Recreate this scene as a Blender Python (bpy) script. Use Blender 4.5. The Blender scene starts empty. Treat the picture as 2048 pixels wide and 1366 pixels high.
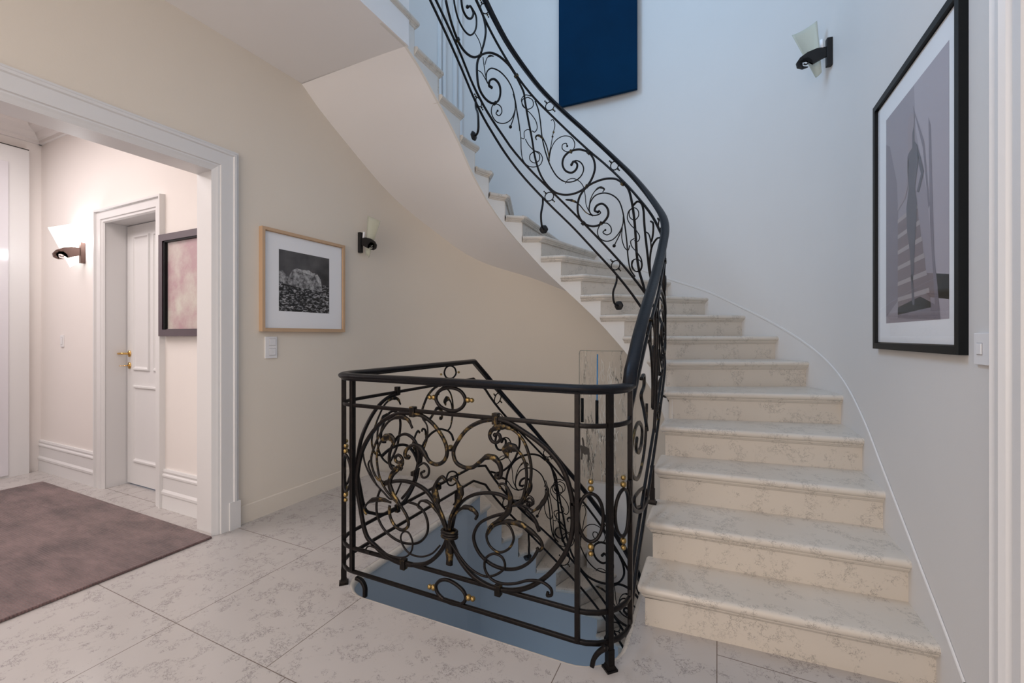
import bpy, bmesh, math, random
from mathutils import Vector, Matrix
random.seed(4)
PI = math.pi
C = bpy.context.scene.collection
sc = bpy.context.scene

# ------------------------------------------------------------------ camera
F, CX, CY, VX, HY, H = 866.0, 1024.0, 683.0, 1435.0, 672.5, 1.19
ANG = math.atan((VX-CX)/F)
cam_d = bpy.data.cameras.new('camera'); cam = bpy.data.objects.new('camera', cam_d); C.objects.link(cam)
cam.location = (0, 0, H); cam.rotation_euler = (PI/2, 0, ANG)
cam_d.sensor_width = 36; cam_d.lens = F/2048*36; 
cam_d.shift_y = (HY-CY)/2048
cam_d.clip_start = .02
sc.camera = cam
# ------------------------------------------------------------------ exposure, world
sc.view_settings.view_transform = 'Standard'; sc.view_settings.look = 'None'
sc.view_settings.gamma = 1; sc.view_settings.use_curve_mapping = False
sc.view_settings.exposure = -0.16
w = bpy.data.worlds.new('world'); sc.world = w; w.use_nodes = True
w.node_tree.nodes['Background'].inputs[0].default_value = (.35, .55, .85, 1)
w.node_tree.nodes['Background'].inputs[1].default_value = .6
# ------------------------------------------------------------------ lights
def area(name, loc, rot, sx, sy, power, col):
    d = bpy.data.lights.new(name, 'AREA'); d.shape = 'RECTANGLE'; d.size = sx; d.size_y = sy
    d.energy = power; d.color = col
    o = bpy.data.objects.new(name, d); C.objects.link(o); o.location = loc; o.rotation_euler = rot
    return o
area('window_daylight', (-2.62, 1.25, 5.1), (0, math.radians(-72), 0), 1.9, 1.9, 120, (.45, .70, 1))
area('upper_fill', (-1.0, 2.6, 6.45), (0, 0, 0), 2.2, 2.2, 14, (.80, .88, 1))  # added overhead source lighting the treads; no skylight is built there
area('landing_fill', (-.9, -1.2, 2.9), (math.radians(12), 0, 0), 2.4, 2.0, 42, (1, .91, .85))  # added warm fill under the landing ceiling, raising the ambient level
area('front_fill', (-1.0, -2.93, 1.45), (PI/2, 0, 0), 2.6, 2.2, 70, (1, .91, .84))  # added frontal source behind the camera, brightening risers and soffit
area('hall_fill', (-4.25, .2, 2.9), (0, 0, 0), 1.6, 1.6, 60, (1, .91, .89))  # unseen ceiling source added to brighten the hall
area('basement_fill', (-.75, 2.2, -3.2), (PI, .15, 0), 1.0, 1.0, 12, (.62, .80, 1))  # added upward source near the basement floor, turning the well bluer

# ------------------------------------------------------------------ materials
def nodes(name):
    m = bpy.data.materials.new(name); m.use_nodes = True
    nt = m.node_tree; b = nt.nodes['Principled BSDF']
    return m, nt, b
def N(nt, t, **k):
    n = nt.nodes.new(t)
    for a, v in k.items():
        if a in n.inputs.keys(): n.inputs[a].default_value = v
        else: setattr(n, a, v)
    return n
def plain(name, col, rough=.6, metal=0, spec=.5, bump=0, bscale=60, var=0):
    m, nt, b = nodes(name)
    b.inputs['Base Color'].default_value = (*col, 1); b.inputs['Roughness'].default_value = rough
    b.inputs['Metallic'].default_value = metal; b.inputs['Specular IOR Level'].default_value = spec
    tc = N(nt, 'ShaderNodeTexCoord')
    if var:
        n = N(nt, 'ShaderNodeTexNoise', Scale=2.5, Detail=4.0); nt.links.new(tc.outputs['Object'], n.inputs['Vector'])
        r = N(nt, 'ShaderNodeMapRange'); r.inputs[3].default_value = 1-var; r.inputs[4].default_value = 1+var
        nt.links.new(n.outputs['Fac'], r.inputs[0])
        v = N(nt, 'ShaderNodeVectorMath', operation='SCALE'); v.inputs[0].default_value = col
        nt.links.new(r.outputs[0], v.inputs['Scale']); nt.links.new(v.outputs[0], b.inputs['Base Color'])
    if bump:
        n = N(nt, 'ShaderNodeTexNoise', Scale=float(bscale), Detail=3.0); nt.links.new(tc.outputs['Object'], n.inputs['Vector'])
        bp = N(nt, 'ShaderNodeBump', Strength=bump, Distance=.002); nt.links.new(n.outputs['Fac'], bp.inputs['Height'])
        nt.links.new(bp.outputs[0], b.inputs['Normal'])
    return m
M = {}
M['cream'] = plain('cream_wall_paint', (.78, .71, .62), .75, var=.02, bump=.15, bscale=90)
M['wallwhite'] = plain('soft_white_wall_paint', (.72, .70, .685), .6, var=.02, bump=.15, bscale=90)
M['soffit'] = plain('soffit_plaster', (.88, .85, .84), .75, var=.01)
M['string'] = plain('string_plaster', (.74, .715, .68), .6, var=.015)
M['trim'] = plain('white_gloss_trim', (.74, .73, .73), .35)
M['hallwall'] = plain('hall_wall_paint', (.82, .77, .74), .7, var=.01)
M['ceil'] = plain('ceiling_paint', (.78, .74, .72), .8)
M['switch'] = plain('switch_plastic', (.82, .81, .82), .35)
M['black'] = plain('black_frame_lacquer', (.004, .005, .006), .45, spec=.2)
M['iron'] = plain('blackened_iron', (.012, .011, .011), .5, metal=.3)
M['passe'] = plain('passepartout_board', (.86, .87, .90), .7)
M['wood'] = plain('pale_maple_frame', (.56, .38, .24), .5, var=.12)
M['brass'] = plain('door_brass', (.75, .48, .17), .25, metal=1)
M['goldball'] = plain('gilded_ball', (.32, .22, .085), .35, metal=1)
M['bluerod'] = plain('blue_glass_rod', (.05, .3, .7), .15)
M['gap'] = plain('shadow_gap', (.05, .045, .04), .8)

def metal_mat(name, base, gold, lo, hi, rough):
    m, nt, b = nodes(name)
    tc = N(nt, 'ShaderNodeTexCoord')
    n = N(nt, 'ShaderNodeTexNoise', Scale=38.0, Detail=5.0, Roughness=.6); nt.links.new(tc.outputs['Object'], n.inputs['Vector'])
    r = N(nt, 'ShaderNodeValToRGB'); r.color_ramp.elements[0].position = lo; r.color_ramp.elements[1].position = hi
    r.color_ramp.elements[0].color = (*base, 1); r.color_ramp.elements[1].color = (*gold, 1)
    nt.links.new(n.outputs['Fac'], r.inputs[0]); nt.links.new(r.outputs[0], b.inputs['Base Color'])
    b.inputs['Metallic'].default_value = .75; b.inputs['Roughness'].default_value = rough
    n2 = N(nt, 'ShaderNodeTexNoise', Scale=120.0, Detail=2.0); nt.links.new(tc.outputs['Object'], n2.inputs['Vector'])
    bp = N(nt, 'ShaderNodeBump', Strength=.25, Distance=.002); nt.links.new(n2.outputs['Fac'], bp.inputs['Height'])
    nt.links.new(bp.outputs[0], b.inputs['Normal'])
    return m
M['metal'] = metal_mat('wrought_iron', (.012, .010, .010), (.035, .026, .02), .55, .85, .4)
M['rail'] = metal_mat('handrail_iron', (.014, .014, .017), (.028, .024, .024), .5, .9, .36)
M['leaf'] = metal_mat('gilded_leaf_iron', (.014, .012, .011), (.24, .16, .055), .53, .70, .4)

def marble(name, base, vein, amount, lines=(), rough=.22):
    m, nt, b = nodes(name); L = nt.links.new
    tc = N(nt, 'ShaderNodeTexCoord'); P = tc.outputs['Object']
    n1 = N(nt, 'ShaderNodeTexNoise', Scale=11.0, Detail=6.0, Roughness=.75); L(P, n1.inputs['Vector'])
    add = N(nt, 'ShaderNodeMixRGB', blend_type='ADD'); add.inputs[0].default_value = .24
    L(P, add.inputs[1]); L(n1.outputs['Color'], add.inputs[2])
    v = N(nt, 'ShaderNodeTexVoronoi', feature='DISTANCE_TO_EDGE', Scale=24.0); L(add.outputs[0], v.inputs['Vector'])
    vr = N(nt, 'ShaderNodeMapRange'); vr.inputs[1].default_value = .0; vr.inputs[2].default_value = .04
    vr.inputs[3].default_value = 1; vr.inputs[4].default_value = 0; L(v.outputs['Distance'], vr.inputs[0])
    mk = N(nt, 'ShaderNodeTexNoise', Scale=11.0, Detail=5.0, Roughness=.65); L(P, mk.inputs['Vector'])
    mr = N(nt, 'ShaderNodeMapRange'); mr.inputs[1].default_value = .50; mr.inputs[2].default_value = .55; L(mk.outputs['Fac'], mr.inputs[0])
    mk2 = N(nt, 'ShaderNodeTexNoise', Scale=3.0, Detail=3.0); L(P, mk2.inputs['Vector'])
    mr2 = N(nt, 'ShaderNodeMapRange'); mr2.inputs[1].default_value = .30; mr2.inputs[2].default_value = .45; L(mk2.outputs['Fac'], mr2.inputs[0])
    mu = N(nt, 'ShaderNodeMath', operation='MULTIPLY'); L(vr.outputs[0], mu.inputs[0]); L(mr.outputs[0], mu.inputs[1])
    mu2 = N(nt, 'ShaderNodeMath', operation='MULTIPLY'); L(mu.outputs[0], mu2.inputs[0]); L(mr2.outputs[0], mu2.inputs[1])
    mu3 = N(nt, 'ShaderNodeMath', operation='MULTIPLY'); L(mu2.outputs[0], mu3.inputs[0]); mu3.inputs[1].default_value = amount
    cl = N(nt, 'ShaderNodeTexNoise', Scale=4.0, Detail=5.0); L(P, cl.inputs['Vector'])
    cr = N(nt, 'ShaderNodeMixRGB'); cr.inputs[1].default_value = (*[c*.95 for c in base], 1); cr.inputs[2].default_value = (*[min(1, c*1.04) for c in base], 1)
    L(cl.outputs['Fac'], cr.inputs[0])
    mx = N(nt, 'ShaderNodeMixRGB'); mx.inputs[2].default_value = (*vein, 1)
    L(cr.outputs[0], mx.inputs[1]); L(mu3.outputs[0], mx.inputs[0]); out = mx.outputs[0]
    if lines:
        sp = N(nt, 'ShaderNodeSeparateXYZ'); L(P, sp.inputs[0]); acc = None
        for ax, c, lo, hi in lines:
            a_, b_ = (sp.outputs[0], sp.outputs[1]) if ax == 'x' else (sp.outputs[1], sp.outputs[0])
            q = N(nt, 'ShaderNodeMath', operation='COMPARE'); L(a_, q.inputs[0]); q.inputs[1].default_value = c; q.inputs[2].default_value = .0016
            q2 = N(nt, 'ShaderNodeMath', operation='COMPARE'); L(b_, q2.inputs[0]); q2.inputs[1].default_value = (lo+hi)/2; q2.inputs[2].default_value = (hi-lo)/2
            q3 = N(nt, 'ShaderNodeMath', operation='MULTIPLY'); L(q.outputs[0], q3.inputs[0]); L(q2.outputs[0], q3.inputs[1])
            if acc is None: acc = q3.outputs[0]
            else:
                q4 = N(nt, 'ShaderNodeMath', operation='MAXIMUM'); L(acc, q4.inputs[0]); L(q3.outputs[0], q4.inputs[1]); acc = q4.outputs[0]
        m2 = N(nt, 'ShaderNodeMixRGB'); L(acc, m2.inputs[0]); L(out, m2.inputs[1]); m2.inputs[2].default_value = (.16, .13, .11, 1); out = m2.outputs[0]
    L(out, b.inputs['Base Color']); b.inputs['Roughness'].default_value = rough
    return m
GL = [('x', -2.03, 1.025, 2.95), ('x', -2.03, -3, 1.025), ('x', -1.465, 1.025, 1.5), ('x', -.515, -3, 1.5), ('x', -.002, -3, 2.2), ('x', -1.36, -3, 1.025),
      ('y', 1.025, -2.72, -.515), ('y', 1.70, -5.5, -2.03), ('y', 1.79, -.002, .7), ('y', .1, -5.5, .7), ('y', 2.35, -2.8, -2.03),
      ('x', -3.55, -3, 1.7), ('x', -4.45, -3, 1.7), ('x', -4.0, 1.58, 1.9)]
M['floor'] = marble('cream_marble_floor', (.49, .457, .44), (.04, .035, .035), 1.0, GL, .2)
M['step'] = marble('cream_marble_steps', (.65, .59, .52), (.07, .06, .055), .9, (), .32)

# ------------------------------------------------------------------ helpers
LOCAL = [False]
def link(name, me, mat, parent=None, smooth=False):
    o = bpy.data.objects.new(name, me); C.objects.link(o)
    mats = mat if isinstance(mat, (list, tuple)) else [mat]
    for m in mats: me.materials.append(m)
    if smooth:
        for p in me.polygons: p.use_smooth = True
    if parent:
        o.parent = parent
        if not LOCAL[0]: 
            b = parent; off = Vector((0, 0, 0))
            while b: off += b.location; b = b.parent
            if parent.parent is None: o.matrix_parent_inverse = Matrix.Translation(-off)
    return o
def mesh(name, vs, fs, mat, parent=None, smooth=False):
    me = bpy.data.meshes.new(name); me.from_pydata([tuple(v) for v in vs], [], fs); me.update()
    bm = bmesh.new(); bm.from_mesh(me); bmesh.ops.recalc_face_normals(bm, faces=bm.faces); bm.to_mesh(me); bm.free()
    return link(name, me, mat, parent, smooth)
class MB:
    def __init__(s): s.v = []; s.f = []; s.mi = []; s.cur = 0
    def add(s, vs, fs):
        b = len(s.v); s.v += [tuple(v) for v in vs]; s.f += [tuple(i+b for i in f) for f in fs]; s.mi += [s.cur]*len(fs)
    def box(s, x0, x1, y0, y1, z0, z1):
        s.add([(x0, y0, z0), (x1, y0, z0), (x1, y1, z0), (x0, y1, z0), (x0, y0, z1), (x1, y0, z1), (x1, y1, z1), (x0, y1, z1)],
              [(0, 3, 2, 1), (4, 5, 6, 7), (0, 1, 5, 4), (1, 2, 6, 5), (2, 3, 7, 6), (3, 0, 4, 7)])
    def build(s, name, mat, parent=None, smooth=False, bevel=0):
        me = bpy.data.meshes.new(name); me.from_pydata(s.v, [], s.f); me.update()
        for i, p in enumerate(me.polygons): p.material_index = s.mi[i]
        o = link(name, me, mat, parent, smooth)
        if bevel:
            bv = o.modifiers.new('bevel', 'BEVEL'); bv.width = bevel; bv.segments = 2; bv.limit_method = 'ANGLE'
        return o
def thing(name, label, cat, loc=(0, 0, 0), group=None):
    o = bpy.data.objects.new(name, None); C.objects.link(o); o.location = loc; o.empty_display_size = .1
    o['label'] = label; o['category'] = cat
    if group: o['group'] = group
    return o
def tag(o, label, cat, group=None):
    o['label'] = label; o['category'] = cat
    if group: o['group'] = group
    return o
def struct(o): o['kind'] = 'structure'; return o
def cat_rom(P, n=8):
    P = [Vector(p) for p in P]
    if len(P) < 3: return [P[0].lerp(P[-1], i/8) for i in range(9)] if len(P) == 2 else P
    out = []; Q = [2*P[0]-P[1]]+P+[2*P[-1]-P[-2]]
    for i in range(1, len(Q)-2):
        p0, p1, p2, p3 = Q[i-1:i+3]
        t0 = 0; a = .5
        t1 = t0+max(1e-6, (p1-p0).length)**a; t2 = t1+max(1e-6, (p2-p1).length)**a; t3 = t2+max(1e-6, (p3-p2).length)**a
        for k in range(n):
            t = t1+(t2-t1)*k/n
            A1 = p0*((t1-t)/(t1-t0))+p1*((t-t0)/(t1-t0)); A2 = p1*((t2-t)/(t2-t1))+p2*((t-t1)/(t2-t1)); A3 = p2*((t3-t)/(t3-t2))+p3*((t-t2)/(t3-t2))
            B1 = A1*((t2-t)/(t2-t0))+A2*((t-t0)/(t2-t0)); B2 = A2*((t3-t)/(t3-t1))+A3*((t-t1)/(t3-t1))
            out.append(B1*((t2-t)/(t2-t1))+B2*((t-t1)/(t2-t1)))
    out.append(P[-1]); return out
def sweep(mb, pts, prof, up=None, scale=None, closed=False, rot=None):
    """sweep closed profile [(a,b)] along pts; b axis = up if given"""
    n = len(pts); m = len(prof); vs = []; prev = None
    for i, p in enumerate(pts):
        if closed: t = pts[(i+1) % n]-pts[i-1]
        else: t = pts[min(i+1, n-1)]-pts[max(i-1, 0)]
        if t.length < 1e-9: t = Vector((0, 0, 1))
        t.normalize()
        u = up[i] if isinstance(up, list) else up
        if u is None:
            u = prev if prev is not None else (Vector((0, 0, 1)) if abs(t.z) < .9 else Vector((1, 0, 0)))
        a = t.cross(u)
        if a.length < 1e-5: a = t.cross(Vector((.3, .9, .1)))
        a.normalize(); b = a.cross(t).normalized(); prev = b
        s = scale[i] if scale else (1, 1)
        if rot: cr, sr = math.cos(rot[i]), math.sin(rot[i]); a, b = a*cr+b*sr, b*cr-a*sr
        for x, y in prof: vs.append(p+a*(x*s[0])+b*(y*s[1]))
    fs = []
    for i in range(n if closed else n-1):
        j = (i+1) % n
        for k in range(m):
            l = (k+1) % m; fs.append((i*m+k, i*m+l, j*m+l, j*m+k))
    if not closed: fs.append(tuple(range(m))[::-1]); fs.append(tuple((n-1)*m+k for k in range(m)))
    mb.add(vs, fs)
def ngon(n, r=1, ph=0): return [(r*math.cos(2*PI*k/n+ph), r*math.sin(2*PI*k/n+ph)) for k in range(n)]
def rrect(w_, h_, r): 
    o = []
    for cx, cy, a0 in ((w_/2-r, h_/2-r, 0), (-w_/2+r, h_/2-r, 90), (-w_/2+r, -h_/2+r, 180), (w_/2-r, -h_/2+r, 270)):
        for k in range(3): a = math.radians(a0+45*k); o.append((cx+r*math.cos(a), cy+r*math.sin(a)))
    return o
def ball(mb, c, r, n=10):
    vs = [Vector(c)+Vector((0, 0, r))]; fs = []
    for i in range(1, n//2):
        th = PI*i/(n//2)
        for k in range(n): ph = 2*PI*k/n; vs.append(Vector(c)+Vector((r*math.sin(th)*math.cos(ph), r*math.sin(th)*math.sin(ph), r*math.cos(th))))
    vs.append(Vector(c)-Vector((0, 0, r))); R_ = n//2-1
    for k in range(n): fs.append((0, 1+k, 1+(k+1) % n))
    for i in range(R_-1):
        for k in range(n): fs.append((1+i*n+k, 1+(i+1)*n+k, 1+(i+1)*n+(k+1) % n, 1+i*n+(k+1) % n))
    b = 1+(R_-1)*n
    for k in range(n): fs.append((len(vs)-1, b+(k+1) % n, b+k))
    mb.add(vs, fs)

# ------------------------------------------------------------------ plan curves of the stair (metres)
class Path:
    def __init__(s, cx, cy, A, B, n=2.3, y0=-3.0, K=240):
        p = [(cx+A, y0+(cy-y0)*i/60) for i in range(60)]
        for i in range(K+1):
            th = PI*i/K; c, q = math.cos(th), math.sin(th)
            p.append((cx+A*math.copysign(abs(c)**(2/n), c), cy+B*abs(q)**(2/n)))
        p += [(cx-A, cy-(cy-y0)*i/60) for i in range(1, 61)]
        s.p = p; s.L = [-(.5-y0)]
        for i in range(1, len(p)): s.L.append(s.L[-1]+math.dist(p[i-1], p[i]))
    def at(s, q, off=0):
        L = s.L; q = min(max(q, L[0]), L[-1]); lo, hi = 0, len(L)-1
        while hi-lo > 1:
            m = (lo+hi)//2
            if L[m] <= q: lo = m
            else: hi = m
        w_ = (q-L[lo])/max(1e-9, L[hi]-L[lo]); a, b = s.p[lo], s.p[hi]
        x, y = a[0]+(b[0]-a[0])*w_, a[1]+(b[1]-a[1])*w_
        if off:
            i0, i1 = max(0, lo-3), min(len(L)-1, hi+3)
            tx, ty = s.p[i1][0]-s.p[i0][0], s.p[i1][1]-s.p[i0][1]; l = math.hypot(tx, ty)
            x += off*ty/l; y -= off*tx/l      # positive = away from the well
        return Vector((x, y, 0))
INNER = Path(-1.02, 2.85, .72, .59)
OUTER = Path(-1.0275, 2.85, 1.6925, 1.5)
RAILP = Path(-1.0175, 2.85, .7175, .585)
LOWIN = Path(-.98, 2.95, .685, .70)
def lut(T):
    def f(s):
        if s <= T[0][0]: a, b = T[0], T[1]
        elif s >= T[-1][0]: a, b = T[-2], T[-1]
        else:
            for i in range(len(T)-1):
                if T[i][0] <= s <= T[i+1][0]: break
            a, b = T[i], T[i+1]
            m = lambda j: ((T[min(j+1, len(T)-1)][1]-T[max(j-1, 0)][1])/(T[min(j+1, len(T)-1)][0]-T[max(j-1, 0)][0]))
            h = b[0]-a[0]; t = (s-a[0])/h; m0, m1 = m(i)*h, m(i+1)*h
            return (2*t**3-3*t*t+1)*a[1]+(t**3-2*t*t+t)*m0+(-2*t**3+3*t*t)*b[1]+(t**3-t*t)*m1
        return a[1]+(b[1]-a[1])*(s-a[0])/(b[0]-a[0])
    return f
R = .17
NOS = {1: 1.316, 2: 1.551, 3: 1.833, 4: 2.08, 5: 2.31, 6: 2.55, 7: 2.78, 8: 3.009, 9: 3.205, 10: 3.368, 11: 3.535, 12: 3.70, 13: 3.854, 14: 3.996, 15: 4.14, 16: 4.28, 17: 4.475, 18: 4.75, 19: 5.025, 20: 5.30}
I2O = lut([(1.0, 1.07), (1.316, 1.387), (1.551, 1.622), (1.833, 1.904), (2.08, 2.209), (2.31, 2.57), (2.55, 3.0), (2.78, 3.3), (3.009, 3.6), (3.205, 3.93), (3.368, 4.27), (3.535, 4.62), (3.70, 4.99), (3.854, 5.4), (3.996, 5.85), (4.14, 6.3), (4.28, 6.8), (4.475, 7.42), (4.75, 7.79), (5.025, 8.06), (5.30, 8.33), (6.8, 9.85)])
STR_BOT = lut([(1.4, -.25), (1.9, .03), (2.2, .25), (2.5, .5), (2.8, .80), (3.054, 1.084), (3.292, 1.34), (3.524, 1.565), (3.71, 1.75), (3.85, 1.91), (3.998, 2.08), (4.178, 2.298), (4.295, 2.44), (4.465, 2.62), (4.619, 2.735), (4.828, 2.86), (4.992, 2.957), (5.14, 3.02)])
OUT_BOT = lut([(1.5, -.2), (2.5, .4), (3.6, .95), (4.6, 1.40), (5.329, 1.662), (5.71, 1.814), (6.296, 2.0), (6.787, 2.27), (7.25, 2.492), (7.716, 2.736), (8.013, 2.904), (8.166, 3.013), (8.18, 3.02)])

# ------------------------------------------------------------------ room shell
def ribbon(path, s0, s1, zlo, zhi, name, mat, off=0, n=80, nz=1, thick=.0, extra=None, parent=None):
    ss = [s0+(s1-s0)*i/n for i in range(n+1)]
    if extra: ss = sorted(set(ss) | set(extra))
    vs = []; fs = []; K = nz+1
    for s in ss:
        p = path.at(s, off); a, b = zlo(s) if callable(zlo) else zlo, zhi(s) if callable(zhi) else zhi
        for j in range(K): vs.append((p.x, p.y, a+(b-a)*j/nz))
    for i in range(len(ss)-1):
        for j in range(nz): fs.append((i*K+j, (i+1)*K+j, (i+1)*K+j+1, i*K+j+1))
    if thick:
        o = len(vs)
        for s in ss:
            p = path.at(s, off+thick); a, b = zlo(s) if callable(zlo) else zlo, zhi(s) if callable(zhi) else zhi
            for j in range(K): vs.append((p.x, p.y, a+(b-a)*j/nz))
        for i in range(len(ss)-1):
            for j in range(nz): fs.append((o+i*K+j, o+i*K+j+1, o+(i+1)*K+j+1, o+(i+1)*K+j))
            fs.append((i*K, o+i*K, o+(i+1)*K, (i+1)*K)); fs.append((i*K+nz, (i+1)*K+nz, o+(i+1)*K+nz, o+i*K+nz))
        e = (len(ss)-1)*K
        for b0 in (0, e):
            for j in range(nz): fs.append((b0+j, b0+j+1, o+b0+j+1, o+b0+j))
    o = mesh(name, vs, fs, mat, parent, True)
    md = o.modifiers.new('es', 'EDGE_SPLIT'); md.split_angle = math.radians(30)
    return o
TOP = 6.6; LO = -3.4
# outer wall above / right of the flight
struct(ribbon(OUTER, -2.5, 8.19, lambda s: LO if s < 4.3 else OUT_BOT(s)+.03, TOP, 'wall_right', M['wallwhite'], n=260, thick=.12, extra=[4.299, 4.301]))
struct(ribbon(OUTER, 4.3, 8.3, LO, lambda s: min(OUT_BOT(s), 3.02)+.03, 'wall_back', M['cream'], n=120, thick=.12))
mb = MB()
mb.box(-2.84, -2.72, 1.604, OUTER.at(8.3).y, LO, 3.05)
mb.box(-2.89, -2.72, -.6, 1.604, 2.2, 3.05)
mb.box(-2.89, -2.72, -3, -.6, 0, 3.05)
struct(mb.build('wall_left', M['cream']))
mb = MB()   # upper storey left wall with its window opening
mb.box(-2.84, -2.72, -3, .3, 3.05, TOP); 
mb.box(-2.84, -2.72, .3, 2.16, 3.05, 4.1); mb.box(-2.84, -2.72, .3, 2.16, 6.1, TOP)
struct(mb.build('wall_left_upper', M['wallwhite']))
mb = MB(); mb.box(-5.6, .8, -3.12, -3, LO, TOP); struct(mb.build('wall_front', M['cream']))
mb = MB()
for a in (-2.38, -1.03, .32): mb.box(a-.03, a+.03, -3, -2.96, .3, 2.6)
mb.box(-2.38, .35, -3, -2.96, .27, .33); mb.box(-2.38, .35, -3, -2.96, 2.57, 2.63)
struct(mb.build('added_window', M['trim']))  # added frame that dresses the frontal fill as a window
mb = MB(); mb.box(-2.9, .9, -3, 4.6, TOP, TOP+.1); struct(mb.build('ceiling', M['ceil']))
# upper floor slabs
mb = MB(); mb.box(-2.73, -1.76, 1.0, INNER.at(5.14).y+.015, 3.0205, 3.33); mb.box(-2.72, .66, -3, 1.0, 3.02, 3.33)
struct(mb.build('ceiling_landing', M['soffit']))
mb = MB(); mb.box(-2.72, -1.72, 1.0, 2.03, 3.34, 3.4); mb.box(-2.72, .66, -3, 1.03, 3.34, 3.4)
struct(mb.build('floor_upper', M['step']))
# window upstairs
mb = MB()
for a in (.3, .94, 1.58, 2.10): mb.box(-2.82, -2.74, a, a+.06, 4.1, 6.1)
for z in (4.1, 5.1, 6.04): mb.box(-2.82, -2.74, .36, 2.1, z, z+.06)
struct(mb.build('window_1', M['trim']))

# ground floor: one outline that runs round the stair well
def arc(cx, cy, r, a0, a1, n=8): return [(cx+r*math.cos(math.radians(a0+(a1-a0)*i/n)), cy+r*math.sin(math.radians(a0+(a1-a0)*i/n))) for i in range(n+1)]
HOLE = [(-.31, 2.2)]+arc(-.31-.19, 1.505+.19, .19, 0, -90)+arc(-1.635+.17, 1.485+.17, .17, 270, 180)+[(-1.635, 2.2), (-1.64, 2.7), (-1.66, 2.92)]
out = [(-.29, 2.3), (.68, 2.3), (.68, -3), (-5.6, -3), (-5.6, 1.86), (-2.73, 1.86), (-2.73, 2.95), (-1.66, 2.95)]
poly = HOLE[::-1]+out
bm = bmesh.new(); vs = [bm.verts.new((x, y, 0)) for x, y in poly]; f = bm.faces.new(vs)
bmesh.ops.triangulate(bm, faces=[f])
bmesh.ops.recalc_face_normals(bm, faces=bm.faces)
me = bpy.data.meshes.new('floor'); bm.to_mesh(me); bm.free()
for p in me.polygons:
    if p.normal.z < 0: p.flip()
struct(link('floor', me, M['floor']))
mb = MB(); pts = [Vector((x, y, -.022)) for x, y in HOLE]+[Vector((-1.70, 2.945, -.022)), Vector((-2.72, 2.945, -.022))]
sweep(mb, pts, ngon(10, .022), Vector((0, 0, 1)))
struct(mb.build('trim_1', M['step'], None, True))
# well lining below the floor
vs = []; fs = []
ring = list(HOLE)
ring[0] = (-.30, 2.2)
n = len(ring)
for x, y in ring: vs += [(x, y, LO), (x, y, -.03)]
for i in range(n-1): fs.append((2*i, 2*i+2, 2*i+3, 2*i+1))
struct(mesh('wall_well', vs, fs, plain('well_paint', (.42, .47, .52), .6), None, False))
mb = MB(); mb.box(-2.9, .8, 1.2, 4.6, LO-.1, LO); struct(mb.build('floor_basement', M['floor']))

# ------------------------------------------------------------------ hall beyond the opening
mb = MB()
mb.box(-5.6, -4.335, 1.69, 1.95, 0, 3.05); mb.box(-3.565, -2.89, 1.69, 1.95, 0, 3.05); mb.box(-4.335, -3.565, 1.69, 1.95, 2.09, 3.05)
struct(mb.build('wall_hall', M['hallwall']))
mb = MB(); mb.box(-2.89, -2.84, 1.604, 1.69, 0, 3.05); struct(mb.build('wall_pier', M['hallwall']))
mb = MB(); mb.box(-5.6, -5.45, -3, 1.69, 0, 3.05); struct(mb.build('wall_hall_end', M['hallwall']))
mb = MB(); mb.box(-5.6, -2.72, -3, 1.95, 3.05, 3.1); struct(mb.build('ceiling_hall', M['ceil']))
mb = MB()
cor = [(0, 0), (.16, 0), (.16, .02), (.12, .03), (.11, .05), (.06, .08), (.035, .12), (.02, .13), (.02, .16), (0, .16)]
def molding_x(mb, x0, x1, y, z, prof, sgn=-1):    # profile (out, down) extruded along X, out = sgn*Y
    m = len(prof); vs = [(x0, y+sgn*a, z-b) for a, b in prof]+[(x1, y+sgn*a, z-b) for a, b in prof]
    mb.add(vs, [(k, (k+1) % m, m+(k+1) % m, m+k) for k in range(m)]+[tuple(range(m)), tuple(range(2*m-1, m-1, -1))])
def molding_y(mb, y0, y1, x, z, prof, sgn=1):
    m = len(prof); vs = [(x+sgn*a, y0, z-b) for a, b in prof]+[(x+sgn*a, y1, z-b) for a, b in prof]
    mb.add(vs, [(k, (k+1) % m, m+(k+1) % m, m+k) for k in range(m)]+[tuple(range(m)), tuple(range(2*m-1, m-1, -1))])
molding_x(mb, -5.45, -2.89, 1.69, 3.05, cor); molding_y(mb, -3, 1.69, -5.45, 3.05, cor)
struct(mb.build('trim_2', M['ceil']))
def skirt(h): return [(0, 0), (.012, 0), (.016, .015), (.012, .03), (.02, .04), (.02, .05), (.014, .06), (.014, h-.13), (.024, h-.115), (.024, h-.1), (.018, h-.09), (.022, h), (0, h)]
mb = MB(); molding_x(mb, -5.45, -4.43, 1.69, .27, skirt(.27)); struct(mb.build('baseboard_hall', M['trim']))
mb = MB(); molding_x(mb, -3.48, -2.89, 1.69, .27, skirt(.27)); struct(mb.build('baseboard_pier', M['trim']))
# plain low skirting of the stair wall, same cream paint
mb = MB(); molding_y(mb, 1.718, 2.85, -2.72, .115, [(0, 0), (.004, .0), (.006, .006), (.006, .115), (0, .115)]); struct(mb.build('baseboard_left', M['cream']))

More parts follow.
